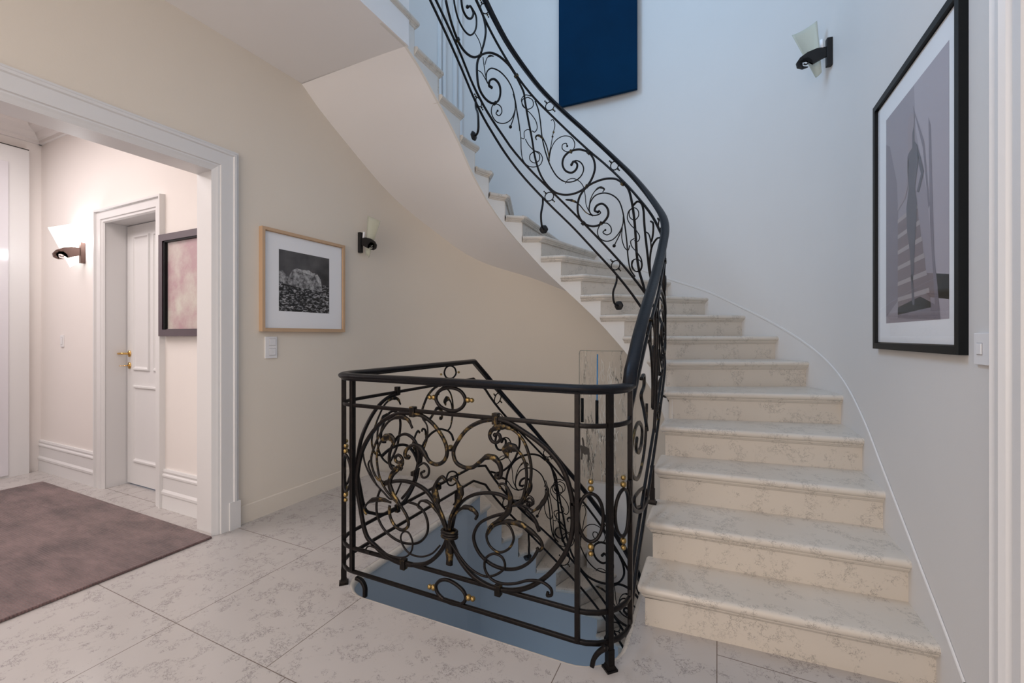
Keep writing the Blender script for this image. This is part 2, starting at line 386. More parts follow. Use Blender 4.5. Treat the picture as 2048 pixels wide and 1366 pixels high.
# cased opening between landing and hall
cas = [(-.02, 0), (.0, .008), (.012, .014), (.02, .014), (.024, .022), (.095, .022), (.1, .03), (.113, .03), (.12, .02), (.13, .02), (.13, 0)]
def frame_mitre(mb, prof, u0, u1, z1, mapf):      # profile (distance out from opening, relief); three sided casing
    m = len(prof); st = []
    for (u, z, du, dz) in ((u0, 0, -1, 0), (u0, z1, -1, 1), (u1, z1, 1, 1), (u1, 0, 1, 0)):
        st.append([mapf(u+du*a, z+dz*a, b) for a, b in prof])
    vs = sum(st, []); fs = []
    for i in range(3):
        for k in range(m-1): fs.append((i*m+k, i*m+k+1, (i+1)*m+k+1, (i+1)*m+k))
    mb.add(vs, fs)
mb = MB(); frame_mitre(mb, cas, -.6, 1.58, 2.2, lambda u, z, b: (-2.72+b, u, z))
# jamb lining
mb.box(-2.90, -2.72, 1.58, 1.604, 0, 2.2); mb.box(-2.90, -2.72, -.624, -.6, 0, 2.2); mb.box(-2.90, -2.72, -.6, 1.59, 2.188, 2.204)
mb.box(-2.74, -2.688, 1.65, 1.716, 0, .17)
struct(mb.build('door_1', M['trim']))
# right hand casing near the camera
mb = MB()
frame_mitre(mb, [(0, 0), (0, .02), (.03, .02), (.035, .012), (.05, .012), (.055, .022), (.068, .03), (.082, .03), (.09, .018), (.1, .018), (.112, .028), (.12, .016), (.12, 0)], -.5, 1.435, 2.9,
            lambda u, z, b: (.665-b, u, z))
struct(mb.build('door_2', M['trim']))
# hall door with casing, leaf, lever and keyhole rose
dr = MB()
frame_mitre(dr, [(-.01, 0), (0, .012), (.015, .012), (.02, .02), (.075, .02), (.08, .034), (.095, .034), (.1, 0)], -4.325, -3.575, 2.08, lambda u, z, b: (u, 1.69-b, z))
dr.box(-4.335, -4.32, 1.69, 1.95, 0, 2.09); dr.box(-3.58, -3.565, 1.69, 1.95, 0, 2.09); dr.box(-4.335, -3.565, 1.69, 1.95, 2.08, 2.095)
door = struct(dr.build('door_3', M['trim']))
lf = MB(); lf.box(-4.312, -3.588, 1.83, 1.87, .012, 2.075)
lf.build('door_leaf', M['trim'], door)
def panel(x0, x1, z0, z1):
    p = MB(); st = []
    for d, y in ((0, 1.83), (.004, 1.818), (.016, 1.818), (.022, 1.826), (.03, 1.83), (.04, 1.834)):
        st += [(x0+d, y, z0+d), (x1-d, y, z0+d), (x1-d, y, z1-d), (x0+d, y, z1-d)]
    fs = []
    for i in range(5):
        for k in range(4): l = (k+1) % 4; fs.append((i*4+k, i*4+l, i*4+4+l, i*4+4+k))
    fs.append((20, 21, 22, 23)); p.add(st, fs); p.build('door_panel', M['trim'], door)
panel(-4.215, -3.975, .92, 1.99); panel(-3.925, -3.685, .92, 1.99); panel(-4.215, -3.685, .19, .80)
for z in (1.05, .955):
    h = MB(); vs = []
    sweep(h, [Vector((-4.272, 1.832, z)), Vector((-4.272, 1.822, z))], [(a*.75, b) for a, b in ngon(14, .026)], Vector((0, 0, 1)))
    h.build('escutcheon', M['brass'], door, True)
h = MB(); sweep(h, cat_rom([(-4.272, 1.825, 1.05), (-4.272, 1.785, 1.052), (-4.285, 1.775, 1.052), (-4.34, 1.775, 1.05)], 5), ngon(8, .008)); h.build('door_handle', M['brass'], door, True)
h = MB(); sweep(h, [Vector((-4.272, 1.83, .955)), Vector((-4.272, 1.79, .955))], ngon(8, .004))
sweep(h, [Vector((-4.272+.014*math.cos(a), 1.775+.014*math.sin(a), .955)) for a in [i*PI/8 for i in range(16)]], ngon(6, .0025), Vector((0, 0, 1)), closed=True)
h.build('key', M['brass'], door, True)
# built-in white cupboard on the hall end wall
cb = MB(); cb.box(-5.45, -5.40, -.4, 1.60, 0, 2.80); 
cup = thing('fitted_cupboard', 'tall white fitted cupboard at the far left end of the hall', 'cupboard', (-5.42, .5, 0))
cb.build('body', M['trim'], cup)
g = MB(); g.box(-5.40, -5.392, -.3, 1.475, .02, 2.66); g.build('door', plain('pale_gloss_door', (.72, .70, .74), .12), cup)
g = MB(); g.box(-5.449, -5.398, -.40, 1.598, 2.80, 2.808); g.build('top_edge', M['gap'], cup)

# ------------------------------------------------------------------ staircase builder
def tread_obj(IN, sA, sB, z, parent, oA, oB, name='tread', mat=None):
    """slab with rounded nosing on the front and on the open inner end"""
    m = 9
    inner = [sB+.0+(sA-sB)*i/m for i in range(m+1)]           # from back to front along the well
    ip = [IN.at(s) for s in inner]
    on = [OUTER.at(oA+(oB-oA)*i/m, .03) for i in range(m+1)]
    # front edge runs ip[-1] -> on[0]; round the front/inner corner a little
    f0, f1 = ip[-1], on[0]; d = (f1-f0).normalized(); ti = (ip[-2]-ip[-1]).normalized()
    poly = ip[:-1]+[f0+ti*.022, f0+(ti+d)*.0065, f0+d*.022]+[f0.lerp(f1, q) for q in (.25, .5, .75)]+on
    w_ = [1]*(m+3)+[1]*3+[0]*(m+1); w_[m+3-1] = 1
    w_[-len(on)] = 1
    n = len(poly); nrm = []
    for i in range(n):
        a, b, c = poly[i-1], poly[i], poly[(i+1) % n]
        e1 = (b-a).normalized(); e2 = (c-b).normalized()
        if i == 0: e1 = e2
        if i == n-len(on): e2 = e1
        t = (e1+e2); t.normalize(); nv = Vector((-t.y, t.x, 0))
        # towards slab centre
        nrm.append(nv)
    cen = sum(poly, Vector((0, 0, 0)))/n
    if (cen-poly[2]).dot(nrm[2]) < 0: nrm = [-q for q in nrm]
    lay = [(.016, 0), (.008, -.0023), (.0023, -.0085), (0, -.017), (.0023, -.0255), (.008, -.0317), (.014, -.034), (.0145, -.040), (.021, -.043), (.024, -.050), (.03, -.055)]
    vs = []
    for ins, dz in lay:
        for i in range(n): vs.append(poly[i]+nrm[i]*ins*w_[i]+Vector((0, 0, z+dz)))
    fs = []
    for j in range(len(lay)-1):
        for i in range(n): l = (i+1) % n; fs.append((j*n+i, j*n+l, j*n+n+l, j*n+n+i))
    fs.append(tuple(range(n))); fs.append(tuple((len(lay)-1)*n+i for i in range(n))[::-1])
    o = mesh(name, vs, fs, mat or M['step'], parent, True)
    md = o.modifiers.new('es', 'EDGE_SPLIT'); md.split_angle = math.radians(38)
    return o
def riser_obj(IN, s, oS, z0, z1, parent):
    a = IN.at(s+.034, .03); b = OUTER.at(oS+.034, .02); d = (b-a).normalized(); nn = Vector((-d.y, d.x, 0))*.02
    if (IN.at(s+.2, .03)-a).dot(nn) < 0: nn = -nn
    vs = [a+Vector((0, 0, z0)), b+Vector((0, 0, z0)), b+nn+Vector((0, 0, z0)), a+nn+Vector((0, 0, z0)), a+Vector((0, 0, z1)), b+Vector((0, 0, z1)), b+nn+Vector((0, 0, z1)), a+nn+Vector((0, 0, z1))]
    return mesh('riser', vs, [(0, 3, 2, 1), (4, 5, 6, 7), (0, 1, 5, 4), (1, 2, 6, 5), (2, 3, 7, 6), (3, 0, 4, 7)], M['step'], parent)
st = thing('staircase', 'curved cream marble staircase rising from the ground floor to the upper landing', 'staircase', (.18, 1.9, 0))
for k in range(1, 20):
    sA, sB = NOS[k], NOS[k+1]+.036
    tread_obj(INNER, sA, sB, k*R, st, I2O(NOS[k]), I2O(NOS[k+1])+.04)
for k in range(1, 21): riser_obj(INNER, NOS[k], I2O(NOS[k]), (k-1)*R, k*R-.05, st)
# string with stepped top
def string(IN, nos, zof, bot, s0, s1, name, parent, mat, off=.03):
    ss = set(s0+(s1-s0)*i/90 for i in range(91))
    for k, s in nos: ss |= {s+.0381, s+.0379}
    ss = sorted(q for q in ss if s0 <= q <= s1)
    def topz(s):
        z = zof[0]
        for k, q in nos:
            if s >= q+.038: z = k*R-.05
        return z
    return ribbon(IN, s0, s1, bot, topz, name, mat, off=off, n=2, thick=.018, extra=ss, parent=parent)
o = string(INNER, [(k, NOS[k]) for k in range(1, 21)], (-.05,), lambda s: max(STR_BOT(s), -.02) if s < 5.14 else 3.02, 1.35, 5.36, 'string', st, M['string'])
for p in o.data.polygons: p.use_smooth = abs(p.normal.z) < .3
# soffit
vs = []; fs = []; n = 90
for i in range(n+1):
    s = 1.9+(5.14-1.9)*i/n; a = INNER.at(s, .031); so = I2O(s)
    if s > 4.475: so = min(8.18, I2O(s))
    b = OUTER.at(so, .01); za, zb = STR_BOT(s)+.002, OUT_BOT(so)
    for j in range(9):
        t = j/8; p = a.lerp(b, t); vs.append((p.x, p.y, za+(zb-za)*t))
for i in range(n):
    for j in range(8): fs.append((i*9+j, i*9+j+1, (i+1)*9+j+1, (i+1)*9+j))
mesh('soffit', vs, fs, M['soffit'], st, True)
# flight down to the basement
dn = thing('staircase', 'marble staircase going down through the stair well, behind the landing guard', 'staircase', (-2.2, 2.93, 0))
LN = [4.70, 4.52, 4.34, 4.17, 4.01, 3.84, 3.67, 3.49, 3.31, 3.12, 2.93, 2.74, 2.5, 2.24, 1.98]
for k in range(1, len(LN)):
    sA = LN[k]; sB = LN[k-1]+.036
    tread_obj(LOWIN, sA, sB, -k*R, dn, I2O(sA*.9557), I2O(LN[k-1]*.9557)+.04)
for k in range(0, len(LN)): riser_obj(LOWIN, LN[k], I2O(LN[k]*.9557), -(k+1)*R, -k*R-.05, dn)
def lowtop(s):
    z = -2.6
    for k in range(len(LN)-1, -1, -1):
        if s >= LN[k]+.034: z = -k*R-.05
    return z
ex = []
for q in LN: ex += [q+.0339, q+.0341]
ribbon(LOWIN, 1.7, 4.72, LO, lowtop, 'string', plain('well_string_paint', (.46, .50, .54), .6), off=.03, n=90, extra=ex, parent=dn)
# skirting on the curved wall, thin bright upper edge
LINE = lut([(1.247, .169), (1.366, .248), (1.508, .335), (1.677, .441), (1.924, .593), (2.195, .76), (2.573, .938), (2.901, 1.085), (3.232, 1.235), (3.611, 1.415), (3.952, 1.587), (4.3, 1.729), (5.3, 2.15)])
_ss = [1.235+(4.9-1.235)*i/110 for i in range(111)]
vs = []; fs = []
for s in _ss:
    z = LINE(s); 
    for off, zz in ((0, z+.004), (-.004, z+.003), (-.006, z-.001), (-.006, z-.012), (-.002, z-.016), (-.002, -.3 if s < 1.36 else z-.34)):
        p = OUTER.at(s, off-.001); vs.append((p.x, p.y, max(zz, 0) if s < 1.4 else zz))
for i in range(110):
    for j in range(5): fs.append((i*6+j, i*6+j+1, (i+1)*6+j+1, (i+1)*6+j))
o = struct(mesh('baseboard_right', vs, fs, M['wallwhite'], None, True)); md = o.modifiers.new('es', 'EDGE_SPLIT'); md.split_angle = math.radians(25)

# ------------------------------------------------------------------ balustrade
ca, sa = math.cos(ANG), math.sin(ANG)
def ray(px, py):      # direction (world) of a traced point of the ironwork drawing
    r, u = (px-CX)/F, (HY-py)/F
    return Vector((r*ca-sa, r*sa+ca, u))
YF, XL = 1.50, -1.665
def onY(px, py, Y=YF): d = ray(px, py); t = Y/d.y; return (d.x*t, H+d.z*t)
def onX(px, py, X=XL): d = ray(px, py); t = X/d.x; return (d.y*t, H+d.z*t)
def onPath(px, py, P, far=True):
    d = ray(px, py); res = []
    for i in range(len(P.p)-1):
        (x0, y0), (x1, y1) = P.p[i], P.p[i+1]
        a, b = x0*d.y-y0*d.x, x1*d.y-y1*d.x
        if a*b <= 0 and a != b:
            w_ = a/(a-b); x, y = x0+(x1-x0)*w_, y0+(y1-y0)*w_; t = (x*d.x+y*d.y)/(d.x*d.x+d.y*d.y)
            if t > 0: res.append((t, P.L[i]+w_*(P.L[i+1]-P.L[i]), H+d.z*t))
    if not res: return None
    res.sort(); q = res[-1] if far else res[0]; return (q[1], q[2])
HRz = lut([(1.12, 1.012), (1.22, 1.07), (1.372, 1.185), (1.62, 1.338), (1.904, 1.50), (2.175, 1.675), (2.40, 1.845), (2.556, 1.98), (2.69, 2.10), (2.813, 2.236), (2.96, 2.411), (3.088, 2.555), (3.186, 2.666), (3.36, 2.86), (3.537, 3.05), (3.723, 3.259), (3.87, 3.448), (4.023, 3.647), (4.133, 3.795), (4.25, 3.93), (4.5, 4.14), (5.0, 4.40)])
R2z = lut([(1.165, .885), (1.264, .955), (1.452, 1.081), (1.698, 1.235), (2.033, 1.424), (2.25, 1.58), (2.45, 1.745), (2.626, 1.905), (2.746, 2.047), (2.875, 2.195), (3.023, 2.37), (3.2, 2.565), (3.333, 2.70), (3.633, 3.028), (3.797, 3.208), (3.936, 3.38), (4.061, 3.55), (4.20, 3.72), (4.307, 3.83), (4.6, 4.03), (5.0, 4.25)])
R4z = lut([(1.15, .10), (1.30, .22), (1.6, .41), (1.9, .60), (2.15, .78), (2.45, 1.02), (2.65, 1.19), (2.855, 1.39), (2.96, 1.514), (3.114, 1.695), (3.274, 1.875), (3.459, 2.085), (3.645, 2.28), (3.828, 2.476), (3.953, 2.618), (4.054, 2.739), (4.164, 2.87), (4.39, 3.09), (4.665, 3.285), (5.0, 3.48)])
R3z = lut([(1.15, .215), (1.3, .34), (1.6, .54), (1.9, .73), (2.15, .91), (2.45, 1.15), (2.65, 1.325), (2.813, 1.49), (2.918, 1.604), (3.049, 1.752), (3.211, 1.934), (3.371, 2.112), (3.518, 2.273), (3.666, 2.43), (3.828, 2.60), (3.979, 2.765), (4.061, 2.865), (4.2, 3.01), (4.331, 3.13), (4.592, 3.33), (5.0, 3.56)])
LHR = lut([(2.4, -1.45), (2.9, -.98), (3.267, -.562), (3.402, -.40), (3.577, -.20), (3.839, .09), (4.107, .41), (4.421, .725), (4.80, 1.012)])
LR2 = lut([(2.4, -1.62), (2.9, -1.14), (3.2, -.76), (3.555, -.335), (3.804, -.062), (4.015, .171), (4.254, .417), (4.518, .67), (4.72, .865)])
LR3 = lut([(2.4, -2.15), (2.9, -1.65), (3.2, -1.32), (3.511, -.996), (3.708, -.79), (3.927, -.57), (4.154, -.35), (4.362, -.124), (4.657, .205)])
LR4 = lut([(2.4, -2.28), (2.9, -1.78), (3.2, -1.46), (3.5, -1.14), (3.752, -.90), (3.927, -.73), (4.107, -.535), (4.421, -.20), (4.70, .098)])
bal = thing('balustrade', 'dark wrought iron balustrade with gilded scrolls around the stair well and up the curved flight', 'balustrade', (-.45, 1.5, 0))
KY = 2.83
def level(z, n=6):      # level run: kink -> left side -> front -> right side
    p = [(XL, KY), (XL, 2.4), (XL, 2.0), (XL, 1.63)]+[(XL+.13-.13*math.cos(a), 1.63-.13*math.sin(a)) for a in [PI/2*i/n for i in range(1, n+1)]]
    p += [(-1.2, YF), (-.8, YF)]+[(-.465+.165*math.sin(a), 1.665-.165*math.cos(a)) for a in [PI/2*i/n for i in range(0, n+1)]]
    return [Vector((x, y, z)) for x, y in p]
def run(path, zf, s0, s1, n): return [path.at(s)+Vector((0, 0, zf(s))) for s in [s0+(s1-s0)*i/n for i in range(n+1)]]
def whole(z, upz, lowz, prof, name, mat, s1=4.95):
    lo = run(LOWIN, lowz, 2.45, 4.62 if lowz is not LHR else 4.62, 34)
    pts = lo+level(z)+run(RAILP, upz, 1.20, s1, 90)
    # drop duplicates / keep monotone
    o = [pts[0]]
    for p in pts[1:]:
        if (p-o[-1]).length > .004: o.append(p)
    mb = MB(); sweep(mb, o, prof, Vector((0, 0, 1)))
    ob = mb.build(name, mat, bal, True)
    md = ob.modifiers.new('es', 'EDGE_SPLIT'); md.split_angle = math.radians(38)
    return ob
hp = [(-.012, -.016), (.012, -.016), (.014, -.009), (.022, -.006), (.026, 0), (.026, .007), (.021, .013), (.010, .017), (-.010, .017), (-.021, .013), (-.026, .007), (-.026, 0), (-.022, -.006), (-.014, -.009)]
whole(1.0, HRz, LHR, hp, 'handrail', M['rail'])
bar = rrect(.014, .017, .004)
whole(.870, R2z, LR2, bar, 'rail', M['metal']); whole(.207, R3z, LR3, bar, 'rail', M['metal']); whole(.098, R4z, LR4, bar, 'rail', M['metal'])
NF = Vector((0, 0, 1))
class Surf:
    """maps (u, z) on a panel of the balustrade to 3-D; off = towards the viewer side / well side"""
def mF(u, z, off=0): return Vector((u, YF-off, z))
def mL(u, z, off=0): return Vector((XL+off, u, z))
def mU(u, z, off=0): p = RAILP.at(u, -off); p.z = z; return p
def mD(u, z, off=0): p = LOWIN.at(u, -off); p.z = z; return p
def post(path_pt, z0, z1, foot=None, sx=.018, nrm=None):
    mb = MB(); d = nrm or 0
    x, y = path_pt
    c, s_ = math.cos(d), math.sin(d)
    def bx(hw, a, b, hw2=None):
        hw2 = hw2 or hw; vs = []
        for z, q in ((a, hw), (b, hw2)):
            for i, j in ((-1, -1), (1, -1), (1, 1), (-1, 1)): vs.append((x+(i*c-j*s_)*q, y+(i*s_+j*c)*q, z))
        mb.add(vs, [(0, 3, 2, 1), (4, 5, 6, 7), (0, 1, 5, 4), (1, 2, 6, 5), (2, 3, 7, 6), (3, 0, 4, 7)])
    bx(sx/2, z0, z1)
    o = mb.build('post', M['metal'], bal, bevel=.002)
    if foot is not None:
        mb.__init__(); bx(.021, foot, foot+.008); bx(.017, foot+.008, foot+.02, .013); bx(.0125, foot+.02, foot+.075)
        mb.build('foot', M['metal'], o)
    return o
post((-.453, YF), .098, .985); post((-.30, 1.68), .10, 1.0); post((-.348, 1.548), .0, .985, 0, .022, PI/4)
post((-1.535, YF), .098, .985); post((XL, 1.635), .098, .985); post((-1.627, 1.538), .0, .985, 0, .022, PI/4)
post((XL, 2.60), .0, .10, 0, .022)
q = RAILP.at(1.797); post((q.x, q.y), .34, R4z(1.797), .34, .02)

Z = {'A': (.2123, 670, 720), 'B': (.2122, 920, 720), 'C': (.2123, 670, 960), 'D': (.2973, 920, 960), 'M': (.5022, 660, 680),
     'U': (.1903, 840, 0), 'V': (.205, 980, 180), 'W': (.205, 1080, 340), 'N': (.2196, 1220, 820), 'T': (.2196, 1200, 560), 'X': (.4394, 820, 0), 'P': (1, 0, 0)}
def px(s):
    """'A 1,2 3,4 C 5,6' -> drawing points"""
    o = []; k = None
    for t in s.split():
        if t in Z: k = Z[t]; continue
        a, b = t.split(','); o.append((k[1]+float(a)*k[0], k[2]+float(b)*k[0]))
    return o
cnt = {}
def stroke(uz, mp, r, kind='scroll', off=0, tip=None, leaf=None, mat=None, flat=1.0, end=None):
    """uz: list of (u, z) on the panel; r radius in m; tip: radius at the end; leaf: (start, stop, width) widening"""
    P = cat_rom([(u, z, 0) for u, z in uz], 7)
    pts = [mp(p.x, p.y, off) for p in P]; n = len(pts)
    up = []
    for p, q in zip(P, pts):
        a = mp(p.x, p.y, off+.02)-q; up.append(a.normalized())
    L_ = [0]
    for i in range(1, n): L_.append(L_[-1]+(pts[i]-pts[i-1]).length)
    T = L_[-1] or 1; sc_ = []
    for i in range(n):
        t = L_[i]/T; k = r
        if tip is not None: k = r+(tip-r)*t
        if leaf:
            a, b, w_ = leaf
            if a <= t <= b:
                q = (t-a)/(b-a); k2 = w_*math.sin(PI*min(1, max(0, q)))**.7*(1+.10*math.sin(q*26))
                k = max(k, k2)
            sc_.append((k, min(k, r*1.1)))
        else: sc_.append((k, k*flat))
    mb = MB(); prof = ngon(8) if leaf or r < .006 else rrect(2, 2, .55)
    if leaf: prof = [(1, -.1), (.75, .75), (0, 1), (-.75, .75), (-1, -.1), (-.6, -.35), (0, -.2), (.6, -.35)]
    sweep(mb, pts, prof, up, sc_)
    if end: ball(mb, pts[-1], end, 10)
    return mb.build(kind, mat or (M['leaf'] if leaf else M['metal']), bal, True)
def conv(pts, mode):
    o = []
    for p in pts:
        if mode == 'F': q = onY(*p)
        elif mode == 'L': q = onX(*p)
        elif mode == 'U': q = onPath(min(p[0], 1324), p[1], RAILP, True)
        elif mode == 'N': q = onPath(min(p[0], 1324), p[1], RAILP, False)
        elif mode == 'D': q = onPath(p[0], p[1], LOWIN, True)
        o.append(q)
    return o
MP = {'F': mF, 'L': mL, 'U': mU, 'N': mU, 'D': mD}
# ---- front panel, traced bar by bar
S_, T_, LF = 'scroll', 'tendril', 'leaf_scroll'
FR = [
 # large left ring from clamp round to the collar, and its other end curling inwards to a leaf
 (S_, .0085, 'A 740,505 600,505 460,570 340,700 255,860 215,1050 210,1200 235,1366 C 300,530 380,620 480,710 600,775 740,800 860,785 960,715 1035,610 1070,500', 0, {}),
 (S_, .0085, 'A 740,505 840,530 930,600 1000,690 1050,790 1062,880 1030,950 965,982 900,955 860,895 820,835 760,798 700,822 668,870 675,912 698,918 706,895', .004, dict(leaf=(.62, .86, .013))),
 (S_, .0075, 'C 1070,470 1040,400 1000,300 940,190 860,90 760,30 650,5 560,10 480,35', .006, {}),
 (LF, .0055, 'A 480,1150 410,1110 365,1010 355,920 385,810 440,690 520,575 620,532 700,560 742,640', .008, dict(leaf=(.7, 1.0, .011))),
 (LF, .0055, 'A 640,1366 560,1290 495,1210 445,1110 420,1000 415,880 440,780 500,722 560,735 572,800', .012, dict(leaf=(.75, 1.02, .017))),
 (S_, .006, 'A 560,1040 520,1020 500,950 505,880 540,790 590,722 655,702 715,735 755,795 775,880 770,980 750,1070 730,1150 680,1240 620,1310', -.008, {}),
 (LF, .007, 'A 650,940 620,960 590,945 585,910 612,890 645,915 652,970 600,1040 545,1090 530,1160 560,1250 620,1340 C 700,350 705,420 650,462 590,430 545,360 528,280 532,232', .010, dict(leaf=(.22, .62, .012))),
 (LF, .004, 'A 640,1030 655,1005 625,988 575,1025 540,1080 545,1150', .014, dict(leaf=(.0, .9, .007))),
 (T_, .004, 'A 338,965 325,948 308,985 335,1070 385,1180', -.004, {}),
 (T_, .004, 'A 245,850 262,960 300,1060 360,1160 440,1250 520,1320 C 620,10', -.010, {}),
 (T_, .0035, 'A 820,560 858,620 862,720 820,812', -.006, {}),
 (T_, .005, 'A 745,1070 795,995 845,970 888,1015 882,1085 835,1105 815,1065 845,1045', .004, dict(end=.006)),
 (T_, .0055, 'C 420,90 388,200 392,330 450,460 560,560 680,603 790,590 858,515 870,420 835,310 770,240 690,212', -.004, {}),
 (T_, .004, 'C 345,675 308,655 325,618 375,618 480,675 600,716 690,708 740,650 745,560 705,482 660,480 636,530 660,610 720,680 830,710 930,680 1005,605', .012, {}),
 (LF, .005, 'C 315,318 290,280 318,215 380,180 470,180 545,205', .010, dict(leaf=(.25, 1.0, .012))),
 (LF, .005, 'C 835,268 800,245 815,195 880,195 945,250 1005,340 1050,450', .010, dict(leaf=(.2, .75, .009))),
 (LF, .007, 'A 1060,1128 1030,1092 985,1125 950,1220 980,1320 C 960,60 965,140 1000,250 1040,350 1070,465', .012, dict(leaf=(.12, .6, .014))),
 (LF, .007, 'A 1100,1130 1112,1100 1160,1122 1192,1200 C 1200,60 1195,140 1150,240 1105,340 1085,465', .012, dict(leaf=(.12, .6, .014))),
 (LF, .006, 'C 1090,465 1120,360 1170,285 1240,248 1310,270 1352,320 1335,360', .010, dict(leaf=(.45, 1.0, .011))),
 # large right ring with the clamp on top
 (S_, .0085, 'B 335,555 200,580 80,645 0,740 -55,860 -30,960 50,1010 125,1008 190,960 255,912 325,920 378,980 392,1050 375,1105 345,1092 355,1065', .004, dict(leaf=(.68, .94, .013))),
 (S_, .0085, 'B 335,555 460,590 610,680 750,780 870,890 970,1030 1030,1190 1065,1366 D 755,150 760,290 735,430 665,560 560,665 440,728 320,742 200,715 95,650 10,550 -45,440 -78,330', 0, {}),
 (LF, .006, 'B 290,700 325,645 420,622 520,662 600,745 650,860 678,1000 672,1130 640,1250 600,1330', .008, dict(leaf=(.0, .3, .013))),
 (LF, .006, 'B 462,915 448,840 510,818 585,878 630,980 640,1100 622,1220 585,1320 500,1360', .012, dict(leaf=(.0, .28, .02))),
 (S_, .006, 'B 350,640 290,660 275,715 300,768 345,780 376,740 360,700 325,708', -.004, dict(end=.009)),
 (LF, .004, 'D 575,30 598,55 585,110 545,170 490,212', .010, dict(leaf=(.0, 1.0, .009))),
 (LF, .005, 'D 285,50 275,25 310,20 345,80 350,130 335,200 290,250 225,290 190,360 212,430 272,475 340,450 372,380 350,310 310,272', .014, dict(leaf=(.05, .45, .012))),
 (S_, .0065, 'D -60,330 -30,210 20,140 90,102 170,90 260,100 350,145 440,205 500,275 530,350', -.006, {}),
 (T_, .006, 'D 330,220 210,250 125,300 90,385 120,480 200,562 300,600 400,592 480,540 528,465', -.002, {}),
 (LF, .006, 'D 190,360 240,300 330,275 420,292 500,345 550,395 562,440 540,465 525,442', .012, dict(leaf=(.15, .85, .012))),
 (T_, .0045, 'D -65,400 0,490 80,585 180,638 265,620 312,570 292,510 235,487 183,520 178,590 220,655 290,685 380,685 470,665 560,675 620,722 622,762 595,765 600,742', .012, dict(tip=.006)),
 (T_, .004, 'D 440,200 490,152 470,120 443,148 462,160', 0, dict(end=.007)),
 (T_, .004, 'D 360,170 430,165 500,200', .01, {}),
 (T_, .004, 'B 500,1340 560,1366 620,1340 690,1366', -.01, {}),
]
for kind, r, s, off, kw in FR:
    stroke(conv(px(s), 'F'), mF, r, kind, off, **kw)
# rings with pairs of gilded balls
def ring(mp, pts, mode, balls, r=.0065, br=.0125, off=0):
    o = []
    uz = conv(px(pts), mode) if isinstance(pts, str) else pts
    P = cat_rom([(u, z, 0) for u, z in uz+uz[:3]], 5)
    k = 5; P = P[k:k+5*len(uz)]
    mb = MB(); c = [mp(p.x, p.y, off) for p in P]
    up = [(mp(p.x, p.y, off+.02)-q).normalized() for p, q in zip(P, c)]
    sweep(mb, c, ngon(8, r), up, closed=True)
    o = mb.build('ring', M['metal'], bal, True)
    bl = conv(px(balls), mode) if isinstance(balls, str) else balls
    for i, (u, z) in enumerate(bl):
        m = MB(); ball(m, mp(u, z, off), br*(1 if i % 2 else .85), 12); m.build('ball', M['goldball'] if br > .008 else M['leaf'], o, True)
    return o
def ell(cu, cz, a, b, ang=0, n=12):
    return [(cu+a*math.cos(t)*math.cos(ang)-b*math.sin(t)*math.sin(ang), cz+a*math.cos(t)*math.sin(ang)+b*math.sin(t)*math.cos(ang)) for t in [2*PI*i/n for i in range(n)]]
ring(mF, 'A 950,360 975,300 1040,265 1120,265 1190,300 1228,370 1210,430 1150,475 1060,470 985,430', 'F', 'A 895,352 933,352 1290,380 1253,377', .0075, .0115)
ring(mF, 'C 950,1000 990,948 1060,942 1150,990 1215,1055 1232,1110 1200,1165 1110,1165 1020,1120 965,1060', 'F', 'C 893,1005 930,1012 1298,1120 1258,1107', .0075, .0125)
def mCR(u, z, off=0):   # right corner arc, u = angle
    return Vector((-.465+(.165+off)*math.sin(u), 1.665-(.165+off)*math.cos(u), z))
def mCL(u, z, off=0): return Vector((XL+.13-(.13+off)*math.sin(u), 1.63-(.13+off)*math.cos(u), z))
for mp, us, R_ in ((mCR, (.36, 1.2), .165), (mCL, (.40, 1.17), .13)):
    for u in us:
        ring(mp, [(u+.045/R_*math.cos(t), .545+.085*math.sin(t)) for t in [2*PI*i/14 for i in range(14)]], 'F',
             [(u, .545+.128), (u, .545+.103), (u, .545-.128), (u, .545-.103)], .0065, .0115)
# short scrolled stays at the corners, reaching into the slab edge
for t_ in ('C 195,925 245,955 275,1015 277,1105', 'D 985,1130 930,1165 898,1210 888,1255'):
    uz = conv(px(t_), 'F'); P = cat_rom([(u, z, 0) for u, z in uz], 6)
    mb = MB(); sweep(mb, [mF(p.x, p.y, -.004) for p in P], rrect(.016, .020, .004), [Vector((0, 1, 0))]*len(P)); mb.build('stay', M['metal'], bal, True)
def clamp(mp, u, z, w_, h_, slope=0, d=.013, mat=None, off=0):
    mb = MB(); vs = []
    for dd in (-d, d):
        for i, j in ((-1, -1), (1, -1), (1, 1), (-1, 1)):
            du, dz = i*w_/2, j*h_/2; vs.append(mp(u+du*math.cos(slope)-dz*math.sin(slope), z+du*math.sin(slope)+dz*math.cos(slope), dd+off))
    mb.add(vs, [(0, 3, 2, 1), (4, 5, 6, 7), (0, 1, 5, 4), (1, 2, 6, 5), (2, 3, 7, 6), (3, 0, 4, 7)])
    return mb.build('clamp', mat or M['leaf'], bal, bevel=.003)
def cl(mode, s, w_, h_, slope=0, d=.013):
    for u, z in conv(px(s), mode): clamp(MP[mode], u, z, w_, h_, slope, d)
cl('F', 'A 735,487 B 338,552 C 647,790 D 258,737', .026, .045)
cl('F', 'A 745,1068 500,1150', .02, .02)
m = MB(); u, z = conv(px('A 1088,830'), 'F')[0]; ball(m, mF(u, z), .014, 12); m.build('boss', M['leaf'], bal, True)
u, z = conv(px('C 1078,505'), 'F')[0]
cmb = MB()
for k in (-1, 0, 1):
    sweep(cmb, [mF(u+.034*math.cos(t), z+k*.011, .020*math.sin(t)) for t in [2*PI*i/16 for i in range(16)]], ngon(8, .0065), Vector((0, 0, 1)), closed=True)
cmb.build('collar', M['leaf'], bal, True)
